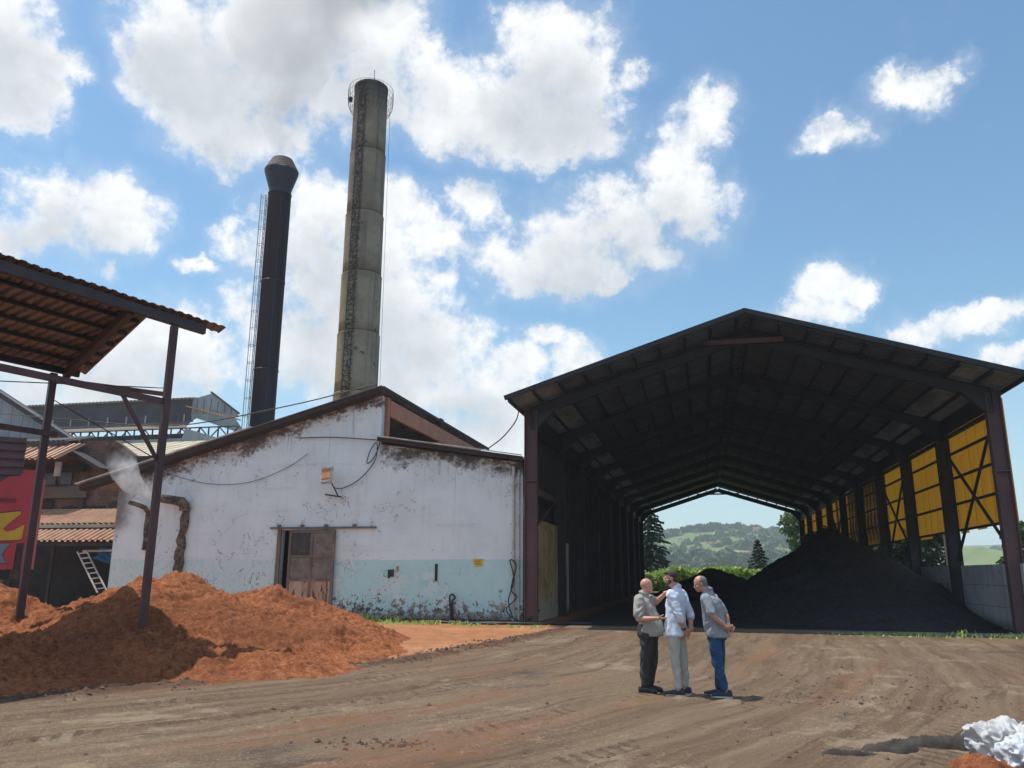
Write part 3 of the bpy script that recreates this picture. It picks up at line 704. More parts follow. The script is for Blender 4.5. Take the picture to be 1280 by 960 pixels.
# main roof: sheets laid in rows with ragged front edge
tl0, tr0 = -19.45, -5.98
def roof_plane(name, m, ta, za, tb, zb, l0, l1, parent, per=.18, n=8, th=.012, rag=.05):
    d = Vector((tb-ta, 0, zb-za)); ln = d.length; w = (l1-l0)/n
    for i in range(n):
        mb = MB(FS); mb.corr((ta, l0+i*w, za+.004*(i % 2)), (0, 1, 0), d, w+.02, ln, per, .045, th); mb.build(name, m, parent)
roof_plane('roof_sheet', M_roof_edge, tl0, 5.28, tr0, 8.89, -.05, 16.2, wb)
mb = MB(FS); mb.beam((tl0+.1, .02, 5.28-.12), (tr0-.04, .02, 8.89-.12), .05, .20); mb.build('barge_board', M_timber_dark, wb)
mb = MB(FS); mb.beam((tl0+.1, .25, 5.20-.14), (tr0-.1, .25, 8.80-.14), .42, .06); mb.build('soffit', M_timber_dark, wb)
mb = MB(FS); mb.beam((tl0-.05, -.09, 5.30), (tr0-5.5, -.09, 7.44), .03, .05); mb.build('edge_strip', M_white_metal, wb)  # sunlit edge of the roof sheets, put in as a white strip
# raised side facing the shed: terracotta beam, posts and dark opening
mb = MB(FS); mb.box(-6.16, -6.0, LB+.55, 15.5, 7.85, 8.52); mb.build('terracotta_beam', M_terra, wb)
mb = MB(FS); mb.prism([(LB+.31, 6.5), (LB+.55, 6.5), (LB+.55, 8.6), (LB+.31, 8.6)], 'x', -6.17, -6.02); mb.build('corner_post', M_terra, wb)
mb = MB(FS); mb.box(-6.18, -6.03, 7.2, 7.75, 6.6, 7.85); mb.build('post', M_terra, wb)
mb = MB(FS); mb.box(-6.18, -6.05, 7.75, 15.5, 6.6, 7.85); mb.build('terracotta_panel', M_terra, wb)
mb = MB(FS); mb.beam((-5.92, -.05, 8.80), (-5.92, 16.2, 8.80), .10, .13); mb.build('ridge_flashing', M_timber_dark, wb)
mb = MB(FS); mb.box(-6.05, -5.85, 7.05, 7.5, 8.66, 8.92); mb.build('flashing_joint', M_timber_dark, wb)
roof_plane('lean_to_sheet', M_roof_edge, -6.12, 6.86, -.32, 5.93, -.02, 15.6, wb)
mb = MB(FS); mb.beam((-6.1, .04, 6.78), (-.36, .04, 5.86), .04, .15); mb.build('fascia_board', M_timber_dark, wb)
mb = MB(FS); mb.beam((-6.32, -.06, 6.93), (-3.2, -.06, 6.44), .05, .04); mb.build('edge_strip', M_white_metal, wb)
mb = MB(FS); mb.beam((-3.25, -.07, 6.455), (-.34, -.07, 5.98), .05, .035); mb.build('edge_strip', M_white_metal, wb)
# sliding door: rail, dark gap, framed leaf
mb = MB(FS); mb.box(-10.62, -6.15, .40, .47, 3.40, 3.47)
for t in (-10.3, -9.3, -8.3, -7.1): mb.box(t, t+.12, .38, .48, 3.47, 3.56)
mb.build('door_rail', M_doorframe, wb)
dl = MB(FS); D0, D1, DZ = -9.72, -7.80, 3.34
for a, b in ((D0, D0+.10), (D1-.10, D1), ((D0+D1)/2-.05, (D0+D1)/2+.05)): dl.box(a, b, .34, .42, .15 if b-a > .101 else .02, DZ)
for z in (DZ-.10, 2.30, 1.42): dl.box(D0+.101, D1-.101, .335, .425, z, z+.09)
dl.box(D0+.101, D1-.101, .335, .425, .02, .12)
door = dl.build('sliding_door', M_doorframe, wb)
M_rustdoor = simple('rusty_door_sheet', (.36, .20, .13), (.46, .34, .26), 2.2, .8, 0, .2, (1.5, 1, .35), (.13, .06, .035), .52, .3, 0, 3)
mb = MB(FS); mb.box(D0+.10, D1-.10, .365, .395, .10, 1.43); mb.build('lower_sheet', M_rustdoor, door)
cx_ = (D0+D1)/2
for a, b, z0, z1, m in ((D0+.10, cx_-.05, 2.39, DZ-.1, M_glass), (cx_+.05, D1-.10, 2.39, DZ-.1, M_dusty), (D0+.10, cx_-.05, 1.51, 2.3, M_dusty), (cx_+.05, D1-.10, 1.51, 2.3, M_dusty)):
    mb = MB(FS); mb.box(a, b, .37, .385, z0, z1); mb.build('pane', m, door)
mb = MB(FS); mb.box(-10.30, -10.14, .44, .52, 0, 3.4); mb.build('door_jamb', M_doorframe, wb)
mb = MB(FS); mb.box(-17.8, -.42, .44, .497, -.1, .10); mb.build('plinth', M_soil_d, wb)
# slots and scars in the wall
for t, z, w, h in ((-3.76, 1.45, .10, .62), (-5.62, 1.55, .09, .30)):
    mb = MB(FS); mb.box(t, t+w, .47, .499, z, z+h); mb.build('wall_slot', M_dark_void, wb)
# downpipe and conduits on the right corner
mb = MB(FS); mb.tube([(-.75, .40, 5.62), (-.75, .40, .1)], .055, 10)
for z in (1.0, 2.2, 3.5, 4.9): mb.box(-.85, -.65, .36, .49, z, z+.04)
mb.build('downpipe', M_white_metal, wb)
mb = MB(FS); mb.tube([(-.55, .44, 5.5), (-.55, .44, .1)], .03, 8)
for z in (1.4, 2.6, 4.2): mb.box(-.60, -.50, .42, .49, z, z+.03)
mb.build('conduit', M_white_metal, wb)

# steaming exhaust pipes with their soot-crusted chases
def m_crust(n):
    P = n.coord(); n2 = n.noise(P, 6, 7, .7); return n.mix(n2.ss(.4, .6), (.065, .052, .043), (.21, .17, .135)), n2
M_crust = mat('sooty_crust', m_crust, 1, 0, 1, .05, .1)
ep = thing('exhaust_pipe', 'sooty elbow exhaust pipe sticking out of the white wall near its left end', 'pipe', S(-14.5, LB, 4.4), -AX)
mb = MB(FS)
mb.tube([(-14.45, .30, 4.15), (-14.46, .27, 4.38), (-14.55, .20, 4.50), (-14.75, .10, 4.55), (-15.2, -.12, 4.62), (-15.55, -.28, 4.68)], [.19, .21, .21, .18, .17, .17], 14, cap=False)
mb.tube([(-15.54, -.275, 4.678), (-15.3, -.17, 4.64), (-14.6, .1, 4.52)], .145, 14, cap=True)
mb.build('elbow', M_crust, ep, True)
mb = MB(FS); rnd = random.Random(3); pts = [(-14.45+rnd.uniform(-.05, .05)-.012*i, .42, 4.3-.22*i) for i in range(20)]
mb.tube(pts, [rnd.uniform(.13, .21) for _ in pts], 9); mb.build('crusted_pipe', M_crust, ep, True)
ep2 = thing('exhaust_pipe', 'smaller soot-black exhaust stub behind the front canopy post', 'pipe', S(-16.6, LB, 4.3), -AX)
mb = MB(FS); mb.tube([(-16.25, .40, 4.15), (-16.3, .3, 4.3), (-16.5, .12, 4.4), (-16.85, .02, 4.5)], [.09, .10, .09, .085], 12); mb.build('elbow', M_crust, ep2, True)
mb = MB(FS); pts = [(-16.25+rnd.uniform(-.04, .04), .45, 4.2-.2*i) for i in range(9)]; mb.tube(pts, [rnd.uniform(.05, .10) for _ in pts], 8); mb.build('soot_streak', M_crust, ep2, True)

# flood lamp
lp = thing('wall_lamp', 'old orange-faced floodlight on a bent bracket on the white wall', 'lamp', S(-7.75, LB, 4.6), -AX)
mb = MB(FS); mb.tube([(-8.35, .42, 4.72), (-7.72, .30, 4.62), (-7.66, .42, 4.62)], .028, 8); mb.tube([(-7.72, .30, 4.62), (-7.92, .05, 5.12)], .025, 8); mb.build('bracket', M_black, lp)
mb = MB(FS); q = Vector((-8.08, -.05, 5.42))
def lampbox(mb, c, w, h, d, rx, ry):
    R = Matrix.Rotation(ry, 4, 'Y') @ Matrix.Rotation(rx, 4, 'X'); return [Vector(c)+R @ Vector(p) for p in ((-w, -d, -h), (w, -d, -h), (w, d, -h), (-w, d, -h), (-w*1.1, -d, h), (w*1.1, -d, h), (w*1.1, d, h), (-w*1.1, d, h))]
mb.hexa(lampbox(mb, q, .20, .33, .09, -.35, -.10)); mb.build('housing', M_white_metal, lp)
M_orange_glass = simple('faded_orange_lamp_face', (.50, .20, .08), (.36, .15, .07), 4, .4, 0, .1, (1, 1, 1), (.6, .42, .32), .6)
mb = MB(FS); mb.hexa(lampbox(mb, q+Vector((.0, -.10, .04)), .17, .24, .012, -.35, -.10)); mb.build('lens', M_orange_glass, lp)

# yellow notice
def m_sign(n):
    P = n.coord(); x, y, z = n.sep(P)
    k = (z*1.0+.0)
    rows = (z*2*pi/.065).sin().gt(.1)*n.noise(n.vm('MULTIPLY', P, (40, 1, 12)), 1, 2).gt(.45)*(x.abs().lt(.155))*z.abs().lt(.10)
    return n.mix(rows, (.78, .50, .04), (.10, .06, .01)), None
sg = thing('notice_sign', 'small yellow tapered notice with dark lines of print on the blue band', 'sign', S(-2.1, LB-.02, 2.12), -AX)
mb = MB(FS); mb.prism([(-2.24, 1.99), (-1.96, 1.99), (-1.90, 2.25), (-2.30, 2.25)], 'y', LB-.03, LB-.012)
o = mb.build('plate', simple('yellow_sign_paint', (.80, .52, .04), (.70, .42, .03), 5, .5), sg)
mb = MB(FS)
rs = random.Random(9)
for r_ in range(4):
    z = 2.21-r_*.052; x = -2.25+r_*.018
    while x < -1.96-r_*.018:
        w = rs.uniform(.02, .06); mb.box(x, min(x+w, -1.93), LB-.034, LB-.031, z-.011, z+.011); x += w+.014
mb.build('print', M_black, sg)
# switch box with orange tag beside a slot
sb = thing('switch_box', 'small black switch with an orange tag on the pale blue band', 'switch', S(-5.5, LB, 1.8), -AX)
mb = MB(FS); mb.box(-5.50, -5.38, .42, .495, 1.60, 1.86); mb.build('housing', M_black, sb)
mb = MB(FS); mb.box(-5.30, -5.20, .47, .495, 1.78, 1.98); mb.build('tag', M_orange_glass, sb)

# ------------------------------------------------------------------ hoses and cables
def cable(name, pts, r, label, cat, m=M_wire, frame=FS, n=6, group=None, sub=6):
    P = [Vector(p) for p in pts]; out = []
    for i in range(len(P)-1):
        p0, p1, p2, p3 = P[max(i-1, 0)], P[i], P[i+1], P[min(i+2, len(P)-1)]
        for j in range(sub):
            t = j/sub; out.append(.5*((2*p1)+(p2-p0)*t+(2*p0-5*p1+4*p2-p3)*t*t+(3*p1-p0-3*p2+p3)*t**3))
    out.append(P[-1]); mb = MB(frame); mb.tube(out, r, n); return top(name, mb, m, frame @ P[0], label, cat, 0, group, smooth=True)
cable('power_cable', [(-27, 3, 9.2), (-20, -.1, 8.05), (-15, -.15, 7.6), (-10, -.15, 8.2), (-6.6, -.12, 8.85), (-6.2, .05, 8.95)], .025, 'thin overhead cable rising across the sky to the peak of the white building', 'cable')
cable('power_cable', [(-1.6, 0, 5.9+.4), (-.95, -.5, 6.6), (-.35, -1.0, 7.1), (-.15, -1.4, 7.5)], .022, 'black cable looping from the lean-to roof up to the dark shed eaves', 'cable')
cable('wall_wire', [(-9.6, .42, 7.0), (-8.2, .40, 6.98), (-6.7, .40, 6.85), (-6.15, .38, 6.72), (-6.35, .36, 6.1), (-6.62, .36, 5.9), (-6.5, .36, 6.4), (-6.25, .37, 6.7), (-6.3, .38, 6.0), (-6.9, .40, 5.3), (-7.6, .40, 4.95), (-8.0, .38, 4.98)], .02, 'black wire looped at the wall corner and running down to the floodlight', 'wire')
cable('wall_wire', [(-15.5, .42, 5.7), (-13.6, .42, 5.25), (-11.8, .42, 5.25), (-10.2, .42, 5.75), (-9.2, .42, 6.35)], .012, 'thin sagging wire across the white wall below the sooty eaves', 'wire')
cable('ground_hose', [(-4.2, -.2, .03), (-3.4, -.35, .05), (-2.4, -.55, .03), (-1.4, -.4, .05), (-.5, -.6, .06), (.3, -.35, .04), (1.2, .2, .05), (2.1, .4, .04)], .05, 'long black hose lying along the foot of the blue wall', 'hose', M_black, n=7)
cable('ground_hose', [(-3.1, -.1, .10), (-2.2, -.9, .04), (-1.6, -.6, .04), (-1.0, -.75, .05), (-.2, -.1, .12), (.3, .1, .5)], .04, 'black hose climbing from the weeds to the maroon corner column', 'hose', M_black, n=7)
cable('wall_hose', [(-3.05, .38, .05), (-3.10, .38, .5), (-3.12, .36, .9), (-3.02, .34, .98), (-2.92, .36, .86), (-3.04, .38, .7), (-3.0, .4, .1)], .035, 'short black hose hooked on the flaking blue wall', 'hose', M_black)
cable('wire_tangle', [(-.75, .34, .2), (-.9, .3, .8), (-.7, .3, 1.5), (-.85, .32, 2.2), (-.62, .3, 2.0), (-.8, .28, 1.2), (-.6, .3, .9), (-.95, .2, .5), (-.7, .1, .2), (-.4, -.1, .1)], .022, 'tangle of black wire hanging on the downpipe', 'wire', M_black)

# ------------------------------------------------------------------ small canopy over the heap
UA = radians(30.5)
_u = Vector((sin(UA), cos(UA))); _v = Vector((-.695, .719))                 # along the eave; along the sheets (slightly skew)
FC = Matrix(((_u.x, _v.x, 0, -7.06), (_u.y, _v.y, 0, 16.0), (0, 0, 1, 0), (0, 0, 0, 1)))
def Cn(a, b, z=0): return FC @ Vector((a, b, z))
can = thing('steel_canopy', 'narrow lean-to canopy of faded corrugated sheets on two maroon steel posts', 'canopy', Cn(0, 0, 0), pi/2-UA)
CS = -.155                                      # roof falls to the back
def cz(b, dz=0): return 6.74+CS*b+dz
mb = MB(FC); mb.beam((0, 0, -.1), (0, 0, cz(0)-.02), .135, .15, (1, 0, 0)); mb.build('post', M_frame, can)
mb = MB(FC); mb.beam((-1.25, 4.1, .2), (-1.25, 4.1, cz(4.1)+.05), .15, .16, (1, 0, 0)); mb.build('post', M_frame, can)
for b, w in ((0, .15), (3.95, .12)):
    mb = MB(FC); mb.beam((-9, b, cz(b)+.10), (.75 if b == 0 else -.7, b, cz(b)+.10), w, .19 if b == 0 else .14); mb.build('eaves_beam', M_purlin if b else M_frame_d, can)
for b in (.7, 1.4, 2.1, 2.8, 3.45):
    mb = MB(FC); mb.beam((-9, b, cz(b)+.20), (-.56, b, cz(b)+.185), .07, .07); mb.build('purlin', M_purlin, can)
for a in (-1.0, -6.0):
    mb = MB(FC); mb.beam((a, .05, cz(0)+.04), (a, 4.0, cz(4.0)+.04), .15, .19); mb.build('rafter', M_frame_d, can)
NS = 11; sw = .86; A0 = -.52
d = Vector((0, 1, CS)).normalized()
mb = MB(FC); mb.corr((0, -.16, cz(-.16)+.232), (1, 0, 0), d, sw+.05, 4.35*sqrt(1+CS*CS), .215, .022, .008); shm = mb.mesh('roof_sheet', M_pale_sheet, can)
mb = MB(FC); mb.corr((0, -.16, cz(-.16)+.232), (1, 0, 0), d, .88, .36, .215, .022, .008); shn = mb.mesh('roof_sheet', M_pink_sheet, can)
for i in range(NS): link('roof_sheet', shm, can, (A0-(i+1)*sw, 0, .009*(i % 2)))
for i in range(2): link('verge_sheet', shn, can, (A0+i*.86, 0, .009*((i+1) % 2)))
for p, q, w, h in (((-9, .0, 5.10), (0, 0, 5.10), .08, .12), ((-9, 4.0, 4.75), (-1, 4.0, 4.75), .08, .12), ((-1, 3.95, cz(3.95)-.12), (0, .1, 5.28), .06, .09)):
    mb = MB(FC); mb.beam(p, q, w, h); mb.build('tie_beam', M_frame, can)
mb = MB(FC); mb.beam((-1.0, 0, 5.1), (-.02, .02, 3.85), .07, .07); mb.build('knee_brace', M_frame, can)
for p, q in (((-3, 3.9, 5.6), (.0, .05, 5.4)), ((-1.2, 3.9, 5.5), (0, .05, 3.9))):
    mb = MB(FC); mb.tube([p, q], .012, 5); mb.build('stay_wire', M_wire, can)

# ------------------------------------------------------------------ trailer with painted flames
FT = Matrix.Translation(Q(31, 712, 23)*1.0) @ Matrix.Rotation(radians(25), 4, 'Z')
FT.translation.z = 0
M_red = simple('red_trailer_paint', (.42, .035, .05), (.33, .03, .045), 1.2, .45, 0, .05, (1, 1, .4), (.22, .03, .035), .64)
M_yel = simple('yellow_trailer_paint', (.55, .36, .02), (.44, .28, .02), 1.5, .45)
M_gry = simple('blue_grey_trailer_paint', (.15, .21, .26), (.12, .17, .21), 1.5, .45)
M_out = simple('dark_red_outline', (.16, .012, .02), (.12, .01, .015), 1.5, .5)
tr = thing('trailer', 'tall trailer body painted red with yellow and grey flame shapes under maroon ribbed boards', 'trailer', FT.translation, radians(25))
mb = MB(FT); mb.prism([(-7, 1.78), (-.30, 1.78), (-.30, 2.5), (0, 2.5), (0, 4.55), (-.38, 4.55), (-.42, 4.38), (-.72, 4.34), (-1.0, 4.05), (-7, 3.95)], 'y', 0, .12)
mb.build('side_panel', M_red, tr)
mb = MB(FT); mb.prism([(.12, 1.78), (2.5, 1.78), (2.5, 4.5), (.12, 4.5)], 'x', -.12, -.02); mb.build('end_panel', M_red, tr)
mb = MB(FT)
z = 4.0; i = 0
poly = []
mb.box(-7, -.42, .14, .20, 3.7, 5.42)
for i in range(7): mb.box(-7, -.42+.02*(i % 2), .06, .14, 3.98+.235*i-.06, 3.98+.235*i+.08)
mb.build('ribbed_board', M_purple, tr)
mb = MB(FT); mb.box(-1.2, -.45, -.02, 0, 3.62, 3.72); mb.build('latch_plate', M_out, tr)
def curve2(pts, n=7):
    P = [Vector((a, b, 0)) for a, b in pts]; out = []; N = len(P)
    for i in range(N):
        p0, p1, p2, p3 = P[i-1], P[i], P[(i+1) % N], P[(i+2) % N]
        for j in range(n):
            t = j/n; q = .5*((2*p1)+(p2-p0)*t+(2*p0-5*p1+4*p2-p3)*t*t+(3*p1-p0-3*p2+p3)*t**3); out.append((q.x, q.y))
    return out
def decal(name, poly, m, y0, y1):
    mb = MB(FT); mb.prism(poly, 'y', y0, y1); mb.build(name, m, tr)
fl = [(-4, 3.05), (-1.6, 3.12), (-.9, 3.28), (-.30, 3.38), (-.28, 3.30), (-.55, 3.02), (-.66, 2.88), (-.58, 2.80), (-.40, 2.84), (-.16, 3.02), (-.18, 2.62), (-.25, 2.58), (-1.6, 2.50), (-4, 2.42)]
grow = lambda P, c, k: [(c[0]+(x-c[0])*k, c[1]+(y-c[1])*(k+.03)) for x, y in P]
decal('flame_outline', [(x+.0, y+(.035 if y > 2.9 else -.03)) for x, y in fl], M_out, -.010, -.001); decal('flame_shape', fl, M_yel, -.016, -.0105)
g2_ = [(-4, 2.40), (-1.2, 2.44), (-.42, 2.48), (-.52, 2.36), (-.60, 2.16), (-.50, 1.98), (-.40, 1.95), (-1.2, 1.93), (-4, 1.93)]
decal('wave_outline', [(x+.02, y+(.02 if y > 2.2 else -.02)) for x, y in g2_], M_out, -.012, -.0012); decal('wave_shape', g2_, M_gry, -.02, -.0125)
mb = MB(FT); mb.box(-7, -.35, .05, 2.4, 1.5, 1.76); mb.box(-6, -.9, .5, .7, 1.15, 1.5); mb.box(-6, -.9, 1.7, 1.9, 1.15, 1.5); mb.build('chassis', M_purlin, tr)
for x in (-1.9, -3.2):
    for y in (.12, 2.05):
        w = MB(FT); prof = [(.18, -.13), (.48, -.14), (.53, -.09), (.53, .09), (.48, .14), (.18, .13)]
        vs = []; 
        w.lathe(prof, (0, 0, 0), 24); w.v = [Vector((x+p.x, y+.13+p.z, .53+p.y)) for p in w.v]; wh = w.build('wheel', M_black, tr)
        h = MB(FT); h.lathe([(.02, -.05), (.2, -.06), (.2, .06), (.02, .05)], (0, 0, 0), 16); h.v = [Vector((x+p.x, y+.13+p.z, .53+p.y)) for p in h.v]; h.build('rim', M_fascia, wh)

# ------------------------------------------------------------------ factory behind on the left
# tan roofed lean-to shelter
sh = thing('tan_roof_shelter', 'open shelter with two tiers of orange-tan corrugated roof left of the white building', 'shelter', S(-18, 2, 0), -AX)
def strip_roof(name, m, t0, t1, l0, z0, l1, z1, parent, per=.30, sheet=1.2):
    d = Vector((0, l1-l0, z1-z0)); n = max(1, round((t1-t0)/sheet)); w = (t1-t0)/n
    mb = MB(FS); mb.corr((t0, l0, z0), (1, 0, 0), d, w+.01, d.length, per, per*.27, .01); me = mb.mesh(name, m, parent)
    for i in range(n): link(name, me, parent, (i*w, 0, .006*(i % 2)) if True else None)
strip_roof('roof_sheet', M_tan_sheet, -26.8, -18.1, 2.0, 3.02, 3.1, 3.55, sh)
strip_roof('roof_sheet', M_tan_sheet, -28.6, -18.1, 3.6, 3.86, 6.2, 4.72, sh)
mb = MB(FS); mb.beam((-28.6, 6.25, 4.78), (-18.0, 6.25, 4.78), .12, .06); mb.build('ridge_strip', M_cream_roof, sh)
mb = MB(FS); mb.beam((-27.6, 3.45, 3.78), (-18.05, 3.45, 3.78), .10, .15); mb.build('gutter', M_cream_roof, sh)
mb = MB(FS); mb.beam((-27.6, 3.35, 3.56), (-18.05, 3.35, 3.56), .10, .18); mb.build('fascia', M_timber_dark, sh)
mb = MB(FS); mb.beam((-26.8, 2.1, 2.90), (-18.05, 2.1, 2.90), .10, .16); mb.build('beam', M_timber_dark, sh)
for t in (-26.3, -24.3, -22.2, -18.5):
    mb = MB(FS); mb.beam((t, 2.2, 0), (t, 2.2, 2.85), .12, .12, (1, 0, 0)); mb.build('post', M_timber_dark, sh)
for z in (1.2, 2.1): 
    mb = MB(FS); mb.beam((-27, 5.6, z), (-18.2, 5.6, z), .1, .1); mb.build('rail', M_timber_dark, sh)
mb = MB(FS); mb.beam((-21.0, 2.6, 2.62), (-18.3, 2.6, 2.66), .08, .09); mb.build('lintel', M_white_metal, sh)
mb = MB(FS); mb.box(-30, -18, 7.6, 7.8, 0, 4.7); mb.build('back_wall', M_dark_void, sh)
tp = MB(FS); nn = 10
vs = []; fs = []
for j in range(nn+1):
    for i in range(nn+1):
        u = i/nn; w = j/nn; vs.append((-20.6+2.6*u, 2.9+.35*sin(u*9+w*4)*.4+.1*sin(w*13), 2.78-1.15*w*(1-.55*(1-u))+.05*sin(u*17)))
for j in range(nn):
    for i in range(nn): a = j*(nn+1)+i; fs.append((a, a+1, a+nn+2, a+nn+1))
tp.add(vs, fs); top('tarpaulin', tp, M_blue_tarp, S(-19.6, 3.3, 0), 'crumpled blue tarpaulin hanging under the tan corrugated roof', 'tarpaulin', smooth=True)
ld = thing('ladder', 'pale metal ladder leaning in the dark shelter', 'ladder', S(-20.6, 1.6, 0), -AX)
la, lb = Vector((-21.05, 2.3, 2.60)), Vector((-19.25, 1.7, .85)); off = Vector((.42, .05, .06))
for o_ in (Vector((0, 0, 0)), off):
    mb = MB(FS); mb.beam(la+o_, lb+o_, .05, .05); mb.build('rail', M_white_metal, ld)
for i in range(8):
    p = la.lerp(lb, (i+.5)/8.2); mb = MB(FS); mb.beam(p, p+off, .04, .05); mb.build('rung', M_white_metal, ld)
# brick works block with dark loading openings
bk = thing('brick_works', 'sooty brown brick works block with dark openings above the tan roofs', 'building', S(-26, 8, 0), -AX)
mb = MB(FS); mb.prism([(-36, 0), (-17.9, 0), (-17.9, 6.0), (-21.5, 6.7), (-24.5, 8.6), (-36, 8.8)], 'y', 8.0, 8.3); mb.build('wall', M_brick, bk)
for t0, t1, z0, z1 in ((-29.1, -27.9, 4.0, 5.4), (-27.3, -24.6, 3.9, 5.1)): 
    mb = MB(FS); mb.box(t0, t1, 7.9, 7.99, z0, z1); mb.build('opening', M_dark_void, bk)
mb = MB(FS); mb.box(-30, -25.7, 7.75, 7.98, 5.55, 6.15); mb.build('lintel', M_taupe, bk)
mb = MB(FS); mb.box(-26.2, -25.9, 7.8, 7.98, 3.9, 5.5); mb.build('pier', M_brick, bk)
for t0, t1, z0, z1 in ((-28.6, -27.9, 6.3, 7.1), (-27.6, -26.9, 6.3, 7.1)):
    mb = MB(FS); mb.box(t0, t1, 7.93, 7.99, z0, z1); mb.build('window', M_glass, bk)
mb = MB(FS); mb.box(-23.6, -18, 7.2, 7.99, 5.3, 5.5); mb.build('ledge', M_taupe, bk)
mb = MB(FS); mb.box(-24.2, -18, 7.3, 7.98, 6.6, 7.6); mb.build('dark_hood', M_timber_dark, bk)
mb = MB(FS); mb.prism([(-27.0, 8.3), (-24.4, 7.0), (-24.4, 6.9), (-27.0, 7.9)], 'y', 7.0, 7.99); mb.build('hood_end', M_dark_clad, bk)
mb = MB(FS); mb.tube([(-26.9, 6.9, 6.6), (-26.9, 6.9, 7.35)], .17, 10); mb.build('vent_pipe', M_white_metal, bk)
# gabled cladding hall at the far left with an awning
gh = thing('gabled_hall', 'pale blue-grey clad hall with a dark sloping verge at the left edge', 'building', S(-32, 9, 0), -AX)
def verge(t): return 11.92+(t+33.6)*-.545
mb = MB(FS); n = 18; tw = 14.6/n
for i in range(n):
    a = -40.6+i*tw; b = a+tw-.03; 
    ta, tb = verge(a)-.25, verge(b)-.25
    mb2 = MB(FS); mb2.prism([(a, 7.4), (b, 7.4), (b, max(tb, 7.5)), (a, max(ta, 7.6))], 'y', 9.0, 9.08); mb2.build('cladding_sheet', M_grey_clad, gh)
mb = MB(FS); mb.beam((-41, 8.8, verge(-41)), (-24.9, 8.8, verge(-24.9)), .5, .30); mb.build('verge_board', M_dark_clad, gh)
mb = MB(FS); mb.beam((-41, 8.5, verge(-41)+.17), (-24.9, 8.5, verge(-24.9)+.17), .06, .06); mb.build('verge_strip', M_fascia, gh)
mb = MB(FS); mb.beam((-41, 8.9, 9.35), (-27.6, 8.9, 8.75), .08, .10); mb.build('rail', M_dark_clad, gh)
strip_roof('roof_sheet', M_taupe, -37, -26.6, 6.9, 8.45, 8.9, 9.0, gh, .3, 1.3)
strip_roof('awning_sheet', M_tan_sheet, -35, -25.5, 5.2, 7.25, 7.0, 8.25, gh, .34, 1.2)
mb = MB(FS); mb.beam((-35, 6.7, 8.38), (-26.3, 6.7, 8.32), .2, .16); mb.build('fascia', M_dark_clad, gh)
mb = MB(FS); mb.box(-40, -26, 7.6, 7.9, 6.95, 7.3); mb.build('lower_wall', M_dark_void, gh)
# long works hall with raised ventilation roof far behind
hl = thing('works_hall', 'long distant works hall with raised ventilator roof and open truss band', 'building', S(-45, 34, 0), -AX)
mb = MB(FS); mb.prism([(33.6, 15.35), (33.6, 16.9), (38.5, 17.45), (42.4, 15.3), (42.4, 15.2)], 'x', -38.2, -38.05); mb.build('gable_cladding', M_grey_clad, hl)
n = 5
mb = MB(FS); mb.prism([(-38.15, 15.0), (-38.15, 16.95), (-36.2, 17.4), (-33.55, 15.45), (-33.6, 15.1), (-36.0, 15.9)], 'y', 33.6, 33.75); mb.build('gable_end', M_grey_clad, hl)
for i in range(6):
    t = -37.7+i*.7; mb = MB(FS); mb.box(t, t+.03, 33.57, 33.6, 15.4+.2*(i < 2), 16.9-.3*max(0, i-2)); mb.build('cladding_joint', M_dark_clad, hl)
mb = MB(FS); mb.box(-58, -38.16, 33.7, 33.9, 14.9, 16.95); mb.build('upper_wall', M_dark_clad, hl)
for i in range(10):
    t = -57+i*2; mb = MB(FS); mb.box(t, t+.13, 33.62, 33.69, 14.9, 15.6); mb.build('mullion', M_fascia, hl)
strip_roof('upper_roof_sheet', M_fascia, -58, -38.0, 33.3, 16.95, 36.2, 17.45, hl, .4, 2.2)
strip_roof('verge_roof_sheet', M_grey_clad, -38.0, -33.4, 33.5, 16.2, 36.5, 16.4, hl, .4, 1.5) if False else None
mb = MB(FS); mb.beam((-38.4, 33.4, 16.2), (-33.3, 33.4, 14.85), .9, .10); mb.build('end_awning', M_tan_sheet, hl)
mb = MB(FS); mb.beam((-36.3, 33.5, 17.48), (-33.35, 33.5, 15.42), .3, .12); mb.build('verge_strip', M_dark_clad, hl)
mb = MB(FS); mb.prism([(33.0, 14.25), (33.7, 14.9), (33.7, 14.95), (32.9, 14.3)], 'x', -58, -38.2); mb.build('lower_roof_band', M_taupe, hl)
mb = MB(FS); mb.box(-58, -38.2, 32.85, 32.95, 14.2, 14.32); mb.build('band_edge', M_cream_roof, hl)
for i in range(26):
    t = -58+i*.95; 
    if t > -33.8: break
    mb = MB(FS); mb.beam((t, 33.4, 13.2), (t, 33.4, 14.3), .10, .10, (1, 0, 0)); mb.build('truss_post', M_dark_clad, hl)
    mb = MB(FS); mb.beam((t, 33.6, 13.3 if i % 2 else 14.25), (t+.95, 33.6, 14.25 if i % 2 else 13.3), .07, .09); mb.build('truss_diagonal', M_dark_clad, hl)
mb = MB(FS); mb.box(-58, -38.0, 33.9, 34.1, 13.2, 13.88); mb.build('truss_band', M_dark_clad, hl)
mb = MB(FS); mb.beam((-58, 33.5, 14.28), (-33.4, 33.5, 14.28), .12, .1); mb.build('truss_chord', M_dark_clad, hl)
mb = MB(FS); mb.box(-58, -38.2, 33.1, 33.35, 13.0, 13.3); mb.build('base_strip', M_grey_clad, hl)
mb = MB(FS); mb.prism([(-38.5, 12.9), (-38.2, 14.15), (-33.9, 12.9)], 'y', 32.9, 33.0); mb.build('side_gable', M_grey_clad, hl)
mb = MB(FS); mb.prism([(-35.6, 12.9), (-35.6, 13.7), (-34.2, 13.7), (-33.5, 12.9)], 'y', 38, 38.2); mb.build('rear_wall', M_dark_clad, hl)
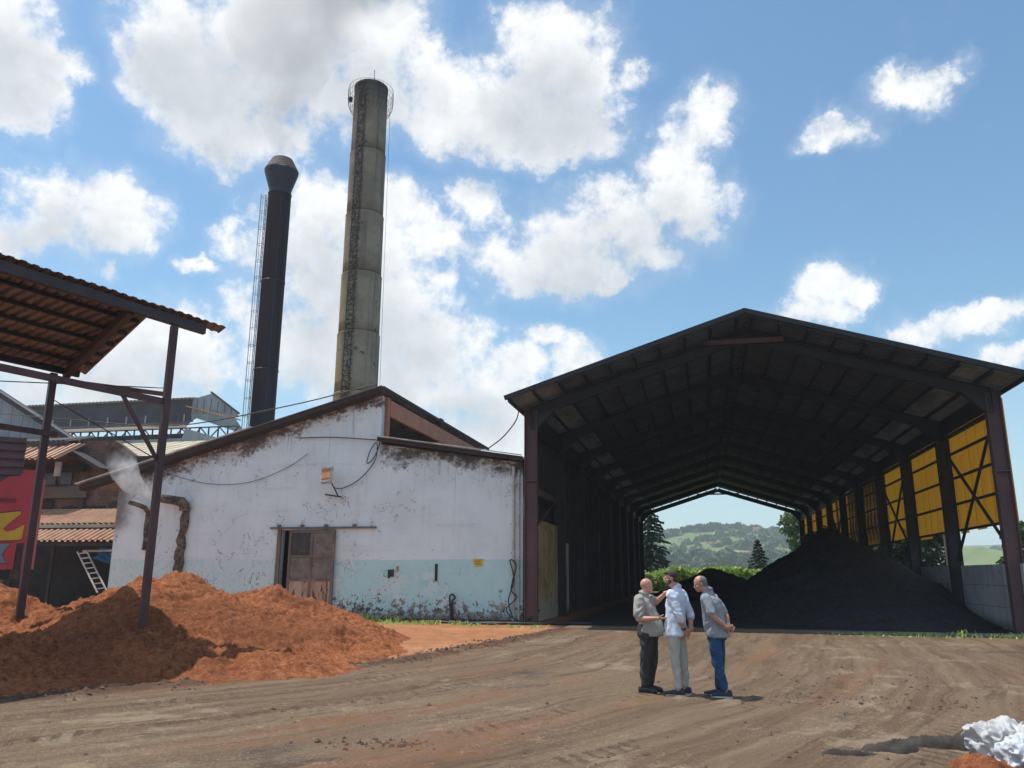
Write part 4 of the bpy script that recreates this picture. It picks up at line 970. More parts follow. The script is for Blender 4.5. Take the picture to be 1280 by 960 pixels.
mb = MB(FS); mb.prism([(20, 9.2), (33.3, 13.1), (33.3, 12.9), (20, 9.0)], 'x', -58, -25.9)
mb.build('cream_roof', M_cream_roof, hl)
for i in range(26):
    t = -57.5+i*1.22; mb = MB(FS); mb.beam((t, 20, 9.22), (t, 33.3, 13.12), .05, .03); mb.build('roof_rib', M_cream_roof, hl)
mb = MB(FS); mb.box(-58, -26.0, 20.2, 20.5, 0, 9.1); mb.build('wall', M_dark_void, hl)
mb = MB(FS); mb.box(-33.2, -20.5, 18.0, 18.3, 8.3, 9.0); mb.prism([(-33.2, 8.9), (-20.5, 8.9), (-20.5, 10.2), (-24, 9.9)], 'y', 18.0, 18.3); mb.build('parapet', M_fascia, hl)
mb = MB(FS); mb.box(-33.2, -20.5, 18.3, 20.2, 0, 8.3); mb.build('annex', M_dark_clad, hl)
mb = MB(FS); mb.box(-33.6, -17.9, 12.0, 12.3, 5, 8.2); mb.build('link_wall', M_brick, hl)

# ------------------------------------------------------------------ chimneys
st = thing('concrete_chimney', 'tall weathered concrete chimney with lift joints and a railing ring at its top', 'chimney', (-9.60, 48, 0))
FK = Matrix.Translation(Vector((-9.60, 48, 0)))
jo = [0, 7, 12.4, 16.2, 20.1, 24.2, 28.6, 33.3]
def rad(z): return 1.46-(z/33.3)*.40
for i in range(len(jo)-1):
    z0, z1 = jo[i], jo[i+1]; mb = MB(FK)
    prof = [(rad(z0)-.05, z0+.002), (rad(z0)-.02, z0+.1)]+[(rad(z0)+(rad(z1)+.05-rad(z0))*k/6, z0+.1+(z1-z0-.2)*k/6) for k in range(7)]+[(rad(z1)+.06, z1-.06), (rad(z1)-.02, z1)]
    mb.lathe(prof, n=48); mb.build('shell_lift', M_stack, st, True)
mb = MB(FK); mb.lathe([(1.10, 33.28), (1.13, 33.3), (1.13, 33.55), (1.08, 33.6), (.85, 33.6), (.85, 32.8)], n=48, cap=False); mb.build('rim', M_stack, st, True)
mb = MB(FK)
for r_, z in ((1.46, 32.2), (1.50, 32.6), (1.50, 33.0), (1.48, 33.4), (1.3, 31.8)):
    mb.tube([(r_*cos(2*pi*k/32), r_*sin(2*pi*k/32), z) for k in range(33)], .012, 4, cap=False)
for k in range(30):
    a = 2*pi*k/30; mb.tube([(1.08*cos(a), 1.08*sin(a), 31.5), (1.3*cos(a), 1.3*sin(a), 31.8), (1.46*cos(a), 1.46*sin(a), 32.2), (1.50*cos(a), 1.50*sin(a), 33.0), (1.48*cos(a), 1.48*sin(a), 33.4)], .010, 4)
mb.build('railing_ring', M_purlin, st)
def lad(mb, cx, cy, dx, dy, z0, z1, rf, w=.45, st_=.32, out=.20):
    # (dx,dy) outward normal
    z = z0
    sx, sy = -dy, dx
    for s in (-1, 1):
        pts = [(rf(z)*dx+out*dx+sx*w/2*s, rf(z)*dy+out*dy+sy*w/2*s, z) for z in np.linspace(z0, z1, 9)]
        mb.tube(pts, .025, 4)
    z = z0
    while z < z1:
        a = ((rf(z)+out)*dx+sx*w/2, (rf(z)+out)*dy+sy*w/2, z); b = ((rf(z)+out)*dx-sx*w/2, (rf(z)+out)*dy-sy*w/2, z); mb.tube([a, b], .016, 4, cap=False); z += st_
ld_a = atan2(-1, -.25)
mb = MB(FK); lad(mb, 0, 0, cos(ld_a), sin(ld_a), 11, 32.5, rad); o = mb.build('ladder', M_purlin, st)
mb = MB(FK); mb.tube([(0.35, -1.0, 33.5), (.35, -1.0, 34.3)], .02, 5); mb.build('lightning_rod', M_purlin, st)
mb = MB(FK); mb.lathe([(.03, 0), (.13, .1), (.15, .3), (.05, .45)], (-1.25, -.5, 32.2), 10); mb.build('warning_lamp', M_black, st)
mb = MB(FK); mb.tube([(1.35, -.1, 31.5), (1.42, -.1, 20), (1.5, -.1, 10)], .01, 4); mb.build('earthing_wire', M_wire, st)

s2 = thing('steel_chimney', 'slimmer dark steel chimney with a flared double-cone cap and caged side ladder', 'chimney', (-13.95, 44, 0))
FK2 = Matrix.Translation(Vector((-13.95, 44, 0)))
for z0, z1 in ((0, 6), (6, 12.9), (12.9, 18.2), (18.2, 23.75)):
    mb = MB(FK2); mb.lathe([(.665, z0+.003), (.665, z1-.08), (.69, z1-.07), (.69, z1)], n=40); mb.build('tube_section', M_steel_stack, s2, True)
mb = MB(FK2); mb.lathe([(.64, 23.7), (.65, 24.0), (.98, 25.10), (1.0, 25.2)], n=40); mb.build('flared_cone', M_steel_stack, s2)
mb = MB(FK2); mb.lathe([(1.0, 25.22), (.98, 25.3), (.62, 26.0), (.58, 26.0), (.58, 25.5)], n=40, cap=False); mb.build('cap_cone', M_cap, s2)
for th_ in (-2.4, -1.1, -.4):
    mb = MB(FK2); mb.beam((.675*cos(th_), .675*sin(th_), 10), (.675*cos(th_), .675*sin(th_), 23.3), .05, .03, (cos(th_), sin(th_), 0)); mb.build('seam_strip', M_steel_stack, s2)
mb = MB(FK2); rf = lambda z: .67
lad(mb, 0, 0, -1, -.1, 8, 23.6, rf, .36, .3, .10); mb.build('ladder', M_fascia, s2)
mb = MB(FK2)
for i in range(15):
    z = 9.2+i*1.03
    mb.tube([(-.93+.19*cos(a)*1.0, .0+.19*sin(a), z) for a in np.linspace(0, 2*pi, 17)], .016, 4, cap=False)
for a in (2.2, pi, 4.1): mb.tube([(-.93+.19*cos(a), .19*sin(a), 9), (-.93+.19*cos(a), .19*sin(a), 23.7)], .012, 4)
mb.build('ladder_cage', M_fascia, s2)

# ------------------------------------------------------------------ vegetation
rng = np.random.default_rng(4)
def crown(name, c, R, n, leaf, m, parent, sd=0, gaps=.5, clumps=26):
    r = np.random.default_rng(sd); P = []
    cc = r.normal(size=(clumps, 3)); cc /= np.linalg.norm(cc, axis=1)[:, None]; cc *= (r.random((clumps, 1))**.45)*.78
    cr = .22+.20*r.random(clumps)
    k = r.integers(0, clumps, n); q = r.normal(size=(n, 3)); q /= np.linalg.norm(q, axis=1)[:, None]; q *= (r.random((n, 1))**.4)
    P = (cc[k]+q*cr[k][:, None])*np.array(R)+np.array(c)
    U = r.normal(size=(n, 3)); U /= np.linalg.norm(U, axis=1)[:, None]; V = np.cross(U, r.normal(size=(n, 3))); V /= np.linalg.norm(V, axis=1)[:, None]
    s = leaf*(.6+.8*r.random((n, 1)))
    return P, U*s, V*s*.6, cc*np.array(R)+np.array(c)
def tree(name, label, x, y, z0, h, R, leafm, n=3500, leaf=.16, sd=1, group=None, trunk=.18, cy=.60):
    t = thing(name, label, 'tree', (x, y, z0), 0, group)
    P, U, V, cc = crown('crown', (x, y, z0+h*cy), (R, R, h*(1-cy)*1.05), n, leaf, leafm, t, sd)
    quads_obj('crown', P, U, V, leafm, (x, y, z0), t)
    mb = MB(); mb.tube([(x, y, z0-.3), (x+.05, y, z0+h*.3), (x-.1, y+.1, z0+h*.8)], trunk, 8, trunk*.35)
    for c in cc[:9]: 
        b = Vector((x, y, z0+h*random.uniform(.25, .5))); mb.tube([b, b.lerp(Vector(c), .5)+Vector((0, 0, .1)), Vector(c)], trunk*.35, 5, trunk*.1)
    mb.build('trunk', M_bark, t); return t
def spruce(label, x, y, z0, h, R, n=5200, sd=1, leaf=.16, group=None):
    t = thing('spruce_tree', label, 'tree', (x, y, z0), 0, group); r = np.random.default_rng(sd)
    P = []; D = []
    nt_ = int(h*2.6)
    br = []
    for i in range(nt_):
        f = (i+.5)/nt_; z = z0+h*(.06+.92*f); L = R*(1-f)**.85*(.75+.4*r.random())+.1; nb = 8
        for j in range(nb):
            a = r.random()*2*pi; Lj = L*(.65+.45*r.random()); br.append((z, a, Lj))
    mb = MB(); mb.tube([(x, y, z0-.2), (x, y, z0+h*.98)], .16*h/8, 7, .02)
    per = max(4, n//len(br))
    for z, a, L in br:
        s = r.random(per)**.7; px = x+cos(a)*L*s; py = y+sin(a)*L*s; pz = z-.22*L*s**1.3+(r.random(per)-.5)*.16
        sp = .30*L*(1-s)+.06; px = px+r.normal(size=per)*sp*.4; py = py+r.normal(size=per)*sp*.4
        P.append(np.stack([px, py, pz], 1)); dd = np.stack([np.full(per, cos(a)), np.full(per, sin(a)), np.full(per, -.35)], 1)+r.normal(size=(per, 3))*.35; D.append(dd)
        mb.tube([(x, y, z), (x+cos(a)*L*.8, y+sin(a)*L*.8, z-.18*L)], .025, 3, .008, cap=False)
    P = np.concatenate(P); D = np.concatenate(D); D /= np.linalg.norm(D, axis=1)[:, None]; n_ = len(P)
    V = np.cross(D, r.normal(size=(n_, 3))); V /= np.linalg.norm(V, axis=1)[:, None]
    quads_obj('crown', P, D*leaf, V*leaf*.32, M_needle, (x, y, z0), t)
    mb.build('trunk', M_bark, t); return t
spruce('tall dark spruce standing behind the shed at its left rear corner', 16.3, 96, -.5, 12.6, 3.6, 9000, 3, .2)
spruce('small lone dark spruce in front of the far green hill', 29.6, 98, -.3, 6.3, 2.7, 7000, 5, .15)
tree('broadleaf_tree', 'grey-green tree behind the shed at its right rear corner', 35.6, 97, -.5, 11.0, 4.0, M_leaf_m, 6500, .2, 8)
for i, (x, y, h, R, m, lb) in enumerate([(24.2, 62, 5.6, 2.3, M_leaf_d, 'low dark tree just right of the coal heap crest, beyond the yellow sheets'), (27.2, 60, 6.4, 2.4, M_leaf_d, 'dark green tree beyond the third opening of the retaining wall'), (29.6, 58, 6.6, 2.2, M_leaf_d, 'bushy dark tree beside the pale pole behind the retaining wall'), (27.6, 44, 4.6, 1.2, M_leaf_m, 'feathery green tree top beyond the right corner column')]):
    tree('broadleaf_tree', lb, x, y, 0, h, R, m, 4200, .15, 20+i)
pl_ = MB(); a = Q(1185, 705, 50); b = Q(1182, 668, 50); pl_.tube([(a.x, a.y, 0), (a.x, a.y, b.z+1.2)], .09, 8)
top('pole', pl_, M_wood, (a.x, a.y, 0), 'pale wooden pole standing behind the retaining wall', 'pole')
pl_ = MB(); a = Q(1140, 706, 40); pl_.tube([(a.x, a.y, 0), (a.x, a.y, 3.6), (a.x-.12, a.y, 3.9), (a.x-.35, a.y, 4.0)], .07, 8)
top('bent_pipe', pl_, M_white_metal, (a.x, a.y, 0), 'pale bent pipe rising behind the second column of the retaining wall', 'pipe', smooth=True)
# hedge of bright vines behind the shed
def leafmass(name, label, cat, boxes, n, leaf, m, sd, base, kind=None):
    r = np.random.default_rng(sd); Ps = []
    for (x0, x1, y0, y1, h) in boxes:
        k = int(n*(x1-x0)/sum(b[1]-b[0] for b in boxes)); x = x0+(x1-x0)*r.random(k); y = y0+(y1-y0)*r.random(k)
        hh = h*(.55+.6*fbm(x, y, .45, 4, sd)); z = hh*r.random(k)**.6
        Ps.append(np.stack([x, y, z], 1))
    P = np.concatenate(Ps); n = len(P); U = r.normal(size=(n, 3)); U /= np.linalg.norm(U, axis=1)[:, None]; V = np.cross(U, r.normal(size=(n, 3))); V /= np.linalg.norm(V, axis=1)[:, None]
    s = leaf*(.6+.8*r.random((n, 1))); o = quads_obj(name, P, U*s, V*s*.6, m, base); tag(o, label, cat, None, kind); return o
leafmass('vine_hedge', 'bright yellow-green vine hedge behind the far end of the shed', 'hedge', [(14, 34, 88, 93, 2.5), (30, 46, 84, 90, 2.9)], 16000, .22, M_leaf_b, 31, (26, 90, 0))
# weeds
def weeds(name, spots, n, sd, base, label=None):
    r = np.random.default_rng(sd); C = []; 
    for (t, l, rt, rl, h) in spots:
        k = int(n*min(1, rt*.8)); T = t+r.normal(size=k)*rt*.5; L = l+r.normal(size=k)*rl*.5; hh = h*(.4+.7*r.random(k))
        w = [FS @ Vector((T[i], L[i], 0)) for i in range(k)]; C.append(np.array([[w[i].x, w[i].y, hh[i]*.5] for i in range(k)]))
    P = np.concatenate(C); m = len(P); V = np.stack([r.normal(size=m)*.02, r.normal(size=m)*.02, P[:, 2]], 1); V[:, :2] += r.normal(size=(m, 2))*V[:, 2:3]*.5
    a = r.random(m)*2*pi; U = np.stack([np.cos(a), np.sin(a), np.zeros(m)], 1)*.012*(.6+r.random((m, 1)))
    return tag(quads_obj(name, P, U, V, M_grass, base), kind='stuff')
weeds('weeds', [(-6.2, -.1, .55, .45, .26), (-5.1, -.1, .45, .4, .22), (-5.6, -.3, .9, .5, .12), (-3.9, -.9, .8, .6, .12), (-3.4, -1.1, .5, .4, .16), (-2.4, -1.0, .4, .4, .14), (-1.9, -1.3, .5, .4, .08), (-.3, -1.9, .5, .4, .10), (.5, -2.0, .3, .2, .12), (-4.8, -1.4, 1.2, .4, .06)], 150, 5, S(-4, -1, 0))
weeds('weeds', [(11.2, -1.9, 1.2, .15, .08), (12.4, -2.0, .7, .2, .10), (13.2, -2.1, .3, .2, .22), (14.2, -2.1, .9, .2, .12), (15.6, -2.1, .9, .25, .16), (12.0, -2.5, 2.4, .2, .05), (10.2, -1.8, .7, .1, .05)], 110, 6, S(13, -2, 0))

# ------------------------------------------------------------------ hills, their woods and houses
def m_hill(n):
    P = n.coord(); n1 = n.noise(P, .010, 6, .6); n2 = n.noise(P, .05, 6, .6); x, y, z = n.sep(P)
    c = n.mix(n1.ss(.4, .6), (.10, .15, .045), (.16, .19, .07)); c = n.mix(n2.ss(.55, .62)*.6, c, (.06, .10, .03)); c = n.mix((n.noise(P, .02, 4, .5)+(n2-.5)*.2).ss(.62, .66)*.7, c, (.30, .22, .12))
    return c, None
M_hill = mat('green_hillside_fields', m_hill, 1)
def hill(name, x0, x1, y0, y1, step, peaks, sd):
    xs = np.arange(x0, x1, step); ys = np.arange(y0, y1, step); X_, Y_ = np.meshgrid(xs, ys); h = np.full_like(X_, -30.)
    for (cx, cy, H, rx, ry) in peaks: h = np.maximum(h, H*np.exp(-((X_-cx)/rx)**2-((Y_-cy)/ry)**2)-6)
    h = h+(fbm(X_, Y_, .008, 5, sd)-.5)*16*np.clip((h+6)/20, 0, 1)
    h = np.maximum(h, -12)
    o = grid_obj(name, xs, ys, h, M_hill, None, (0, 0, 0)); tag(o, kind='structure'); return xs, ys, h
def samp(H, x, y):
    xs, ys, h = H; i = np.clip(((x-xs[0])/(xs[1]-xs[0])).astype(int), 0, len(xs)-1); j = np.clip(((y-ys[0])/(ys[1]-ys[0])).astype(int), 0, len(ys)-1); return h[j, i]
H1 = hill('hill', -900, 1500, 380, 1700, 12, [(205, 830, 50, 150, 230), (330, 900, 36, 220, 260), (60, 900, 44, 160, 230), (-300, 1100, 60, 350, 320), (150, 640, 24, 220, 140), (700, 1200, 50, 400, 350)], 5)
H2 = hill('hill', 190, 420, 400, 640, 6, [(283, 500, 24.5, 22, 70), (262, 520, 17, 30, 70), (320, 520, 12, 40, 60)], 8)
def woods(name, H, n, x0, x1, y0, y1, sz, m, sd):
    r = np.random.default_rng(sd); x = x0+(x1-x0)*r.random(n*3); y = y0+(y1-y0)*r.random(n*3); k = fbm(x, y, .012, 4, sd) > .47; x = x[k][:n]; y = y[k][:n]; z = samp(H, x, y); q = len(x)
    per = 26; s = sz*(.6+.8*r.random(q)); D = r.normal(size=(q, per, 3)); D /= np.linalg.norm(D, axis=2)[:, :, None]
    D[:, :, 2] = np.abs(D[:, :, 2])*1.25; P = np.stack([x, y, z-.2], 1)[:, None, :]+D*s[:, None, None]; P = P.reshape(-1, 3); m_ = len(P)
    U = r.normal(size=(m_, 3)); U /= np.linalg.norm(U, axis=1)[:, None]; V = np.cross(U, r.normal(size=(m_, 3))); V /= np.linalg.norm(V, axis=1)[:, None]
    sc = np.repeat(s, per)[:, None]*.42; o = quads_obj(name, P, U*sc, V*sc, m, (0, 0, 0)); return tag(o, kind='stuff')
woods('far_woods', H1, 5200, -250, 700, 430, 1000, 4.2, M_leaf_d, 61)
woods('far_woods', H1, 2600, -250, 700, 430, 1000, 3.6, M_leaf_m, 67)
woods('far_woods', H2, 700, 220, 360, 420, 560, 2.6, M_leaf_m, 63)
M_hwall = simple('pale_house_render', (.62, .56, .48), (.50, .44, .38), .3, .9); M_hroof = simple('red_tiled_roof', (.32, .14, .09), (.24, .10, .07), .5, .9)
M_hwin = simple('dark_far_window', (.05, .06, .07), (.04, .05, .06), .5, .4)
hs = thing('hillside_house', 'tiny pale red-roofed house on the far hillside seen through the shed', 'house', (0, 0, 0), 0, 'houses scattered on the far hillside')
MW[hs.name] = FW
mb = MB(); mb.box(-5, 5, -4, 4, -2, 5.5); mb.build('wall', M_hwall, hs)
mb = MB(); mb.prism([(-4.8, 5.5), (4.8, 5.5), (0, 8.2)], 'x', -5.6, 5.6); mb.build('roof', M_hroof, hs)
for x in (-2.6, 2.6):
    mb = MB(); mb.box(x-.8, x+.8, -4.15, -4.0, 2.2, 4.2); mb.build('window', M_hwin, hs)
hp = [(930, 664, 815), (938, 666, 805), (922, 667, 790), (895, 672, 760), (880, 676, 740), (908, 678, 730), (850, 678, 740), (946, 672, 780), (888, 684, 690)]
hr = random.Random(2)
HL = ['tiny red-roofed house in the middle of the cluster on the hill crest', 'tiny red-roofed house at the right end of the hill crest cluster', 'tiny red-roofed house at the left end of the hill crest cluster', 'tiny red-roofed house below the highest point of the far hill', 'tiny red-roofed house on the upper left slope of the far hill', 'tiny red-roofed house in the trees midway down the far hill', 'leftmost tiny red-roofed house, near the tall spruce', 'rightmost tiny red-roofed house, above the small lone spruce', 'lowest tiny red-roofed house, just above the vine hedge']
for i, (px, py, Y) in enumerate(hp):
    p = Q(px, py, Y); z = float(samp(H1, np.array([p.x]), np.array([p.y]))[0]); o = hs if i == 0 else copy_tree(hs, (0, 0, 0), 0)
    o['label'] = HL[i]
    o.location = (p.x, p.y, z+1.0); o.rotation_euler = (0, 0, hr.uniform(-.6, .6)); k = hr.uniform(.35, .55); o.scale = (k, k, k)

# ------------------------------------------------------------------ people
M_skin = simple('tanned_skin', (.50, .27, .19), (.42, .21, .15), 14, .5, 0, .05)
M_skin2 = simple('pink_skin', (.58, .30, .22), (.50, .24, .17), 14, .45, 0, .05)  # bald man's skin, an even pinker tone
def cloth(name, a, b, sc=60, bump=.15, c3=None): return simple(name, a, b, sc, .85, 0, bump, (1, 1, 1), c3, .6, .2, 0, 8)
M_polo1 = cloth('beige_grey_polo', (.36, .34, .31), (.30, .285, .26)); M_trous1 = cloth('charcoal_trousers', (.060, .055, .055), (.045, .042, .042))
M_shirt2 = cloth('pale_blue_striped_shirt', (.64, .71, .82), (.57, .64, .77)); M_trous2 = cloth('light_beige_chinos', (.46, .45, .41), (.40, .39, .35))
M_polo3 = cloth('mid_grey_polo', (.30, .32, .35), (.25, .27, .30)); M_jeans = cloth('blue_jeans', (.035, .085, .19), (.025, .06, .14), 30, .2, (.09, .16, .28))
M_shoe = simple('black_leather_shoe', (.02, .02, .022), (.03, .03, .032), 10, .4); M_navy = simple('navy_canvas_shoe', (.02, .03, .05), (.03, .04, .06), 10, .7)
M_sole = simple('white_rubber_sole', (.6, .6, .58), (.5, .5, .48), 10, .6); M_hair_d = simple('dark_brown_hair', (.035, .026, .022), (.055, .042, .036), 40, .7, 0, .6)
M_hair_g = simple('short_grey_hair', (.22, .20, .19), (.14, .125, .12), 60, .8, 0, .6); M_eye = simple('dark_eye', (.03, .02, .02), (.04, .03, .03), 5, .2)
M_beard = simple('dark_stubble', (.10, .06, .05), (.07, .045, .04), 60, .8)
class Sculpt:
    def __init__(s): s.b = MB()
    def ell(s, c, r, R=None, n=14, m=10):
        R = R or Matrix.Identity(3); vs = []
        for i in range(m+1):
            ph = pi*i/m
            for k in range(n): a = 2*pi*k/n; vs.append(Vector(c)+R @ Vector((r[0]*sin(ph)*cos(a), r[1]*sin(ph)*sin(a), r[2]*cos(ph))))
        s.b.add(vs, [(i*n+k, i*n+(k+1) % n, (i+1)*n+(k+1) % n, (i+1)*n+k) for i in range(m) for k in range(n)]); return s
    def cap(s, p, q, r1, r2=None, n=14):
        r2 = r1 if r2 is None else r2; p = Vector(p); q = Vector(q); d = (q-p).normalized(); P = []; Rr = []
        for i in range(5): a = -pi/2+i*pi/8; P.append(p+d*sin(a)*r1); Rr.append(max(cos(a)*r1, 1e-4))
        P.append(p.lerp(q, .5)); Rr.append((r1+r2)/2)
        for i in range(5): a = i*pi/8; P.append(q+d*sin(a)*r2); Rr.append(max(cos(a)*r2, 1e-4))
        s.b.tube(P, Rr, n); return s
    def loft(s, rings, n=26):   # (centre, half width along side, half depth along front, side vec, front vec)
        vs = []
        for c, w, d, S_, F_ in rings:
            for k in range(n):
                a = 2*pi*k/n; ca, sa = cos(a), sin(a); e = .82
                vs.append(Vector(c)+S_*w*math.copysign(abs(ca)**e, ca)+F_*d*math.copysign(abs(sa)**e, sa))
        N = len(rings); s.b.add(vs, [(i*n+k, i*n+(k+1) % n, (i+1)*n+(k+1) % n, (i+1)*n+k) for i in range(N-1) for k in range(n)]+[tuple(range(n))[::-1], tuple((N-1)*n+k for k in range(n))]); return s
    def build(s, name, m, parent, vox=.008, sm=4, fold=0, fs=9, stretch=(1, 1, .5), seed=0):
        me = s.b.mesh('tmp', m, parent); o = bpy.data.objects.new('tmp', me); COL.objects.link(o)
        r = o.modifiers.new('r', 'REMESH'); r.mode = 'VOXEL'; r.voxel_size = vox; r.use_smooth_shade = True
        if sm: q = o.modifiers.new('s', 'SMOOTH'); q.factor = .5; q.iterations = sm
        dg = bpy.context.evaluated_depsgraph_get(); me2 = bpy.data.meshes.new_from_object(o.evaluated_get(dg)); bpy.data.objects.remove(o)
        if fold:
            N = [v.normal.copy() for v in me2.vertices]
            for v, nn in zip(me2.vertices, N):
                p = Vector((v.co.x*stretch[0], v.co.y*stretch[1], v.co.z*stretch[2]))*fs+Vector((seed*3.1, 0, 0))
                k = mnoise.noise(p+Vector((0, 0, mnoise.noise(p*.5)*2))); k = (1-abs(k)*3.2)*.6+mnoise.noise(p*2.3)*.4
                v.co += nn*k*fold
        me2.name = name
        if not me2.materials: me2.materials.append(m)
        me2.polygons.foreach_set('use_smooth', [True]*len(me2.polygons))
        return link(name, me2, parent)
V3 = Vector
def hand(sc, w, d, nrm, curl=.5, side=1, spread=.0, k=1.0):
    d = V3(d).normalized(); nrm = V3(nrm); nrm = (nrm-d*nrm.dot(d)).normalized(); ac = d.cross(nrm)*side; w = V3(w)
    R = Matrix((ac, d, nrm)).transposed()
    sc.ell(w+d*.045*k, (.040*k, .052*k, .017*k), R); sc.cap(w-d*.03, w+d*.02, .027*k, .027*k)
    for i, (o, L) in enumerate(((-.030, .85), (-.010, 1.0), (.011, .95), (.030, .75))):
        p = w+d*.082*k+ac*o*k; dd = (d+ac*o*spread*8).normalized()
        for seg in (.036, .026, .021):
            ang = curl*(.7+.15*i); dd = (dd*cos(ang)+nrm*sin(ang)).normalized(); q = p+dd*seg*L*k; sc.cap(p, q, .0098*k, .0088*k, 8); p = q
    p = w+d*.02*k-ac*.030*k; dd = (d*.6-ac*.75+nrm*.35).normalized()
    for seg in (.035, .030, .024): q = p+dd*seg*k; sc.cap(p, q, .0115*k, .0100*k, 8); p = q; dd = (dd+d*.35+nrm*curl*.5).normalized()
def head(sc, c, f, upv=(0, 0, 1), k=1.0):
    f = V3(f).normalized(); s_ = V3(upv).cross(f).normalized(); u = f.cross(s_).normalized(); R = Matrix((s_, f, u)).transposed(); c = V3(c)
    A = lambda x, y, z: c+(s_*x+f*y+u*z)*k
    sc.ell(A(0, -.012, .028), (.076*k, .096*k, .088*k), R, 20, 14); sc.ell(A(0, .022, -.035), (.060*k, .066*k, .076*k), R, 18, 12)
    sc.ell(A(0, .050, -.082), (.034*k, .034*k, .026*k), R); sc.ell(A(0, .066, .012), (.052*k, .022*k, .014*k), R)     # chin, brow
    sc.cap(A(0, .078, .004), A(0, .092, -.026), .0095*k, .0145*k, 10); sc.ell(A(.013, .084, -.030), (.009*k, .010*k, .008*k), R, 8, 6); sc.ell(A(-.013, .084, -.030), (.009*k, .010*k, .008*k), R, 8, 6)
    sc.ell(A(0, .082, -.052), (.022*k, .012*k, .006*k), R); sc.ell(A(0, .080, -.064), (.020*k, .012*k, .007*k), R)      # lips
    for e in (-1, 1):
        sc.ell(A(e*.074, -.008, -.008), (.010*k, .018*k, .030*k), R, 10, 8); sc.ell(A(e*.045, .058, -.022), (.02*k, .02*k, .018*k), R)   # ear, cheek
    return A, R
def person(label, base, f, pel, chest, hd, hf, arms, legs, torso, mats, spec):
    t = thing('person', label, 'person', base); f = V3((*f, 0)).normalized(); s_ = V3((-f.y, f.x, 0)); U = V3((0, 0, 1))
    m_skin, m_top, m_bot, m_sh = mats; pel = V3(pel); chest = V3(chest); hd = V3(hd)
    b = Sculpt(); A, R = head(b, hd, hf, k=spec.get('hk', 1.0))
    nb = chest+U*.03; b.cap(nb, A(0, -.022, -.06), .062, .058)
    b.loft([(pel.lerp(chest, u), .13+.02*u, .08, s_, f) for u in (0, .3, .6, .9)])
    top_s = Sculpt()
    rings = []
    for u, w, dpt, fo in torso:
        c = pel+(chest-pel)*u; rings.append((c+f*fo, w, dpt, s_, f))
    top_s.loft(rings); top_s.cap(nb-U*.03, nb+U*.022, .088, .074)
    for i, (sh, el, wr, hd_, nrm, curl, sv) in enumerate(arms):
        sh, el, wr = V3(sh), V3(el), V3(wr); b.cap(sh, el, .052, .040); b.cap(el, el.lerp(wr, .3), .041, .042); b.cap(el.lerp(wr, .3), wr, .042, .027)
        hand(b, wr, hd_, nrm, curl, 1 if i else -1, .2, 1.02)
        se = sh.lerp(el, sv[0]) if sv[0] <= 1 else el.lerp(wr, sv[0]-1)
        top_s.ell(sh+V3((0, 0, -.01)), (.078, .078, .078)) 
        if sv[0] > 1: top_s.cap(sh, el, .075, .058).cap(el, se, .060, sv[1]); d_ = (wr-el).normalized(); top_s.cap(se-d_*.02, se+d_*.012, sv[1]+.008, sv[1]+.008)
        else: top_s.cap(sh, se, .078, sv[1])
    bot = Sculpt(); bw, bd = spec.get('hips', (.165, .125))
    bot.loft([(pel+U*.10-f*.0, bw*.95, bd*.92, s_, f), (pel+U*.02, bw, bd, s_, f), (pel-U*.06-f*.012, bw*1.0, bd*1.04, s_, f), (pel-U*.12, bw*.88, bd*.92, s_, f)])
    for i, (kn, an, toe) in enumerate(legs):
        e = -1 if i == 0 else 1; hp_ = pel+s_*e*.085*spec.get('hipk', 1)-U*.06; kn, an, toe = V3(kn), V3(an), V3(toe); lw = spec.get('lw', 1.0)
        bot.cap(hp_, kn, .098*lw, .070*lw).cap(kn, an.lerp(kn, .12), .068*lw, .056*lw).cap(kn.lerp(an, .5)-f*.012, an.lerp(kn, .2), .064*lw, .056*lw)
        b.cap(hp_, kn, .07, .05); b.cap(kn, an, .05, .035); d_ = (toe-an); d_.z = 0; L = d_.length; d_.normalize(); b.cap(an-U*.02, an+d_*.1-U*.04, .035, .03)
        q = Sculpt(); g = V3((an.x, an.y, .0)); sd = V3((-d_.y, d_.x, 0)); hl = g-d_*.055
        q.cap(hl+U*.045, hl+U*.075, .042, .040); q.loft([(hl+d_*x_+U*(.030+hh*.5), w_, .022+hh*.5, sd, U) for x_, w_, hh in ((-.030, .022, .02), (0, .036, .045), (.08, .038, .050), (.16, .046, .028), (.22, .044, .012), (L+.055, .022, .002))], 16)
        sh_ = q.build('shoe', m_sh, t, .006, 3)
        z = MB(); P = [(hl+d_*x_+sd*w_) for x_, w_ in ((-.038, -.02), (-.02, -.036), (.06, -.037), (.16, -.048), (L+.03, -.036), (L+.062, 0), (L+.03, .036), (.16, .048), (.06, .037), (-.02, .036), (-.038, .02))]
        z.prism([(p.x, p.y) for p in P], 'z', .004, .024); z.build('sole', spec.get('sole', M_shoe), sh_)
    cz_ = MB(); ax_ = (A(0, -.022, -.06)-nb).normalized(); ctr = nb+U*.022+ax_*.006; pts = []
    for i in range(19): a_ = 2*pi*i/18+pi/2; pts.append(ctr+f*(.070*sin(a_))+s_*(.072*cos(a_))+U*(.012-.022*sin(a_)))
    cz_.tube(pts, .013, 6, cap=False); cz_.build('collar', m_top, t, True)
    b.build('body', m_skin, t, .0055, 2)
    top_s.build('shirt', m_top, t, .011, 3, spec.get('fold', .015), 8, (1, 1, .8), spec.get('seed', 1))
    bot.build('trousers', m_bot, t, .011, 3, spec.get('fold2', .016), 8, (1, 1, .55), spec.get('seed', 1)+5)
    # belt
    z = Sculpt(); 
    for e in (-1, 1):
        z_ = MB(); 
    eyes = [A(e*.031, .074, -.004) for e in (-1, 1)]
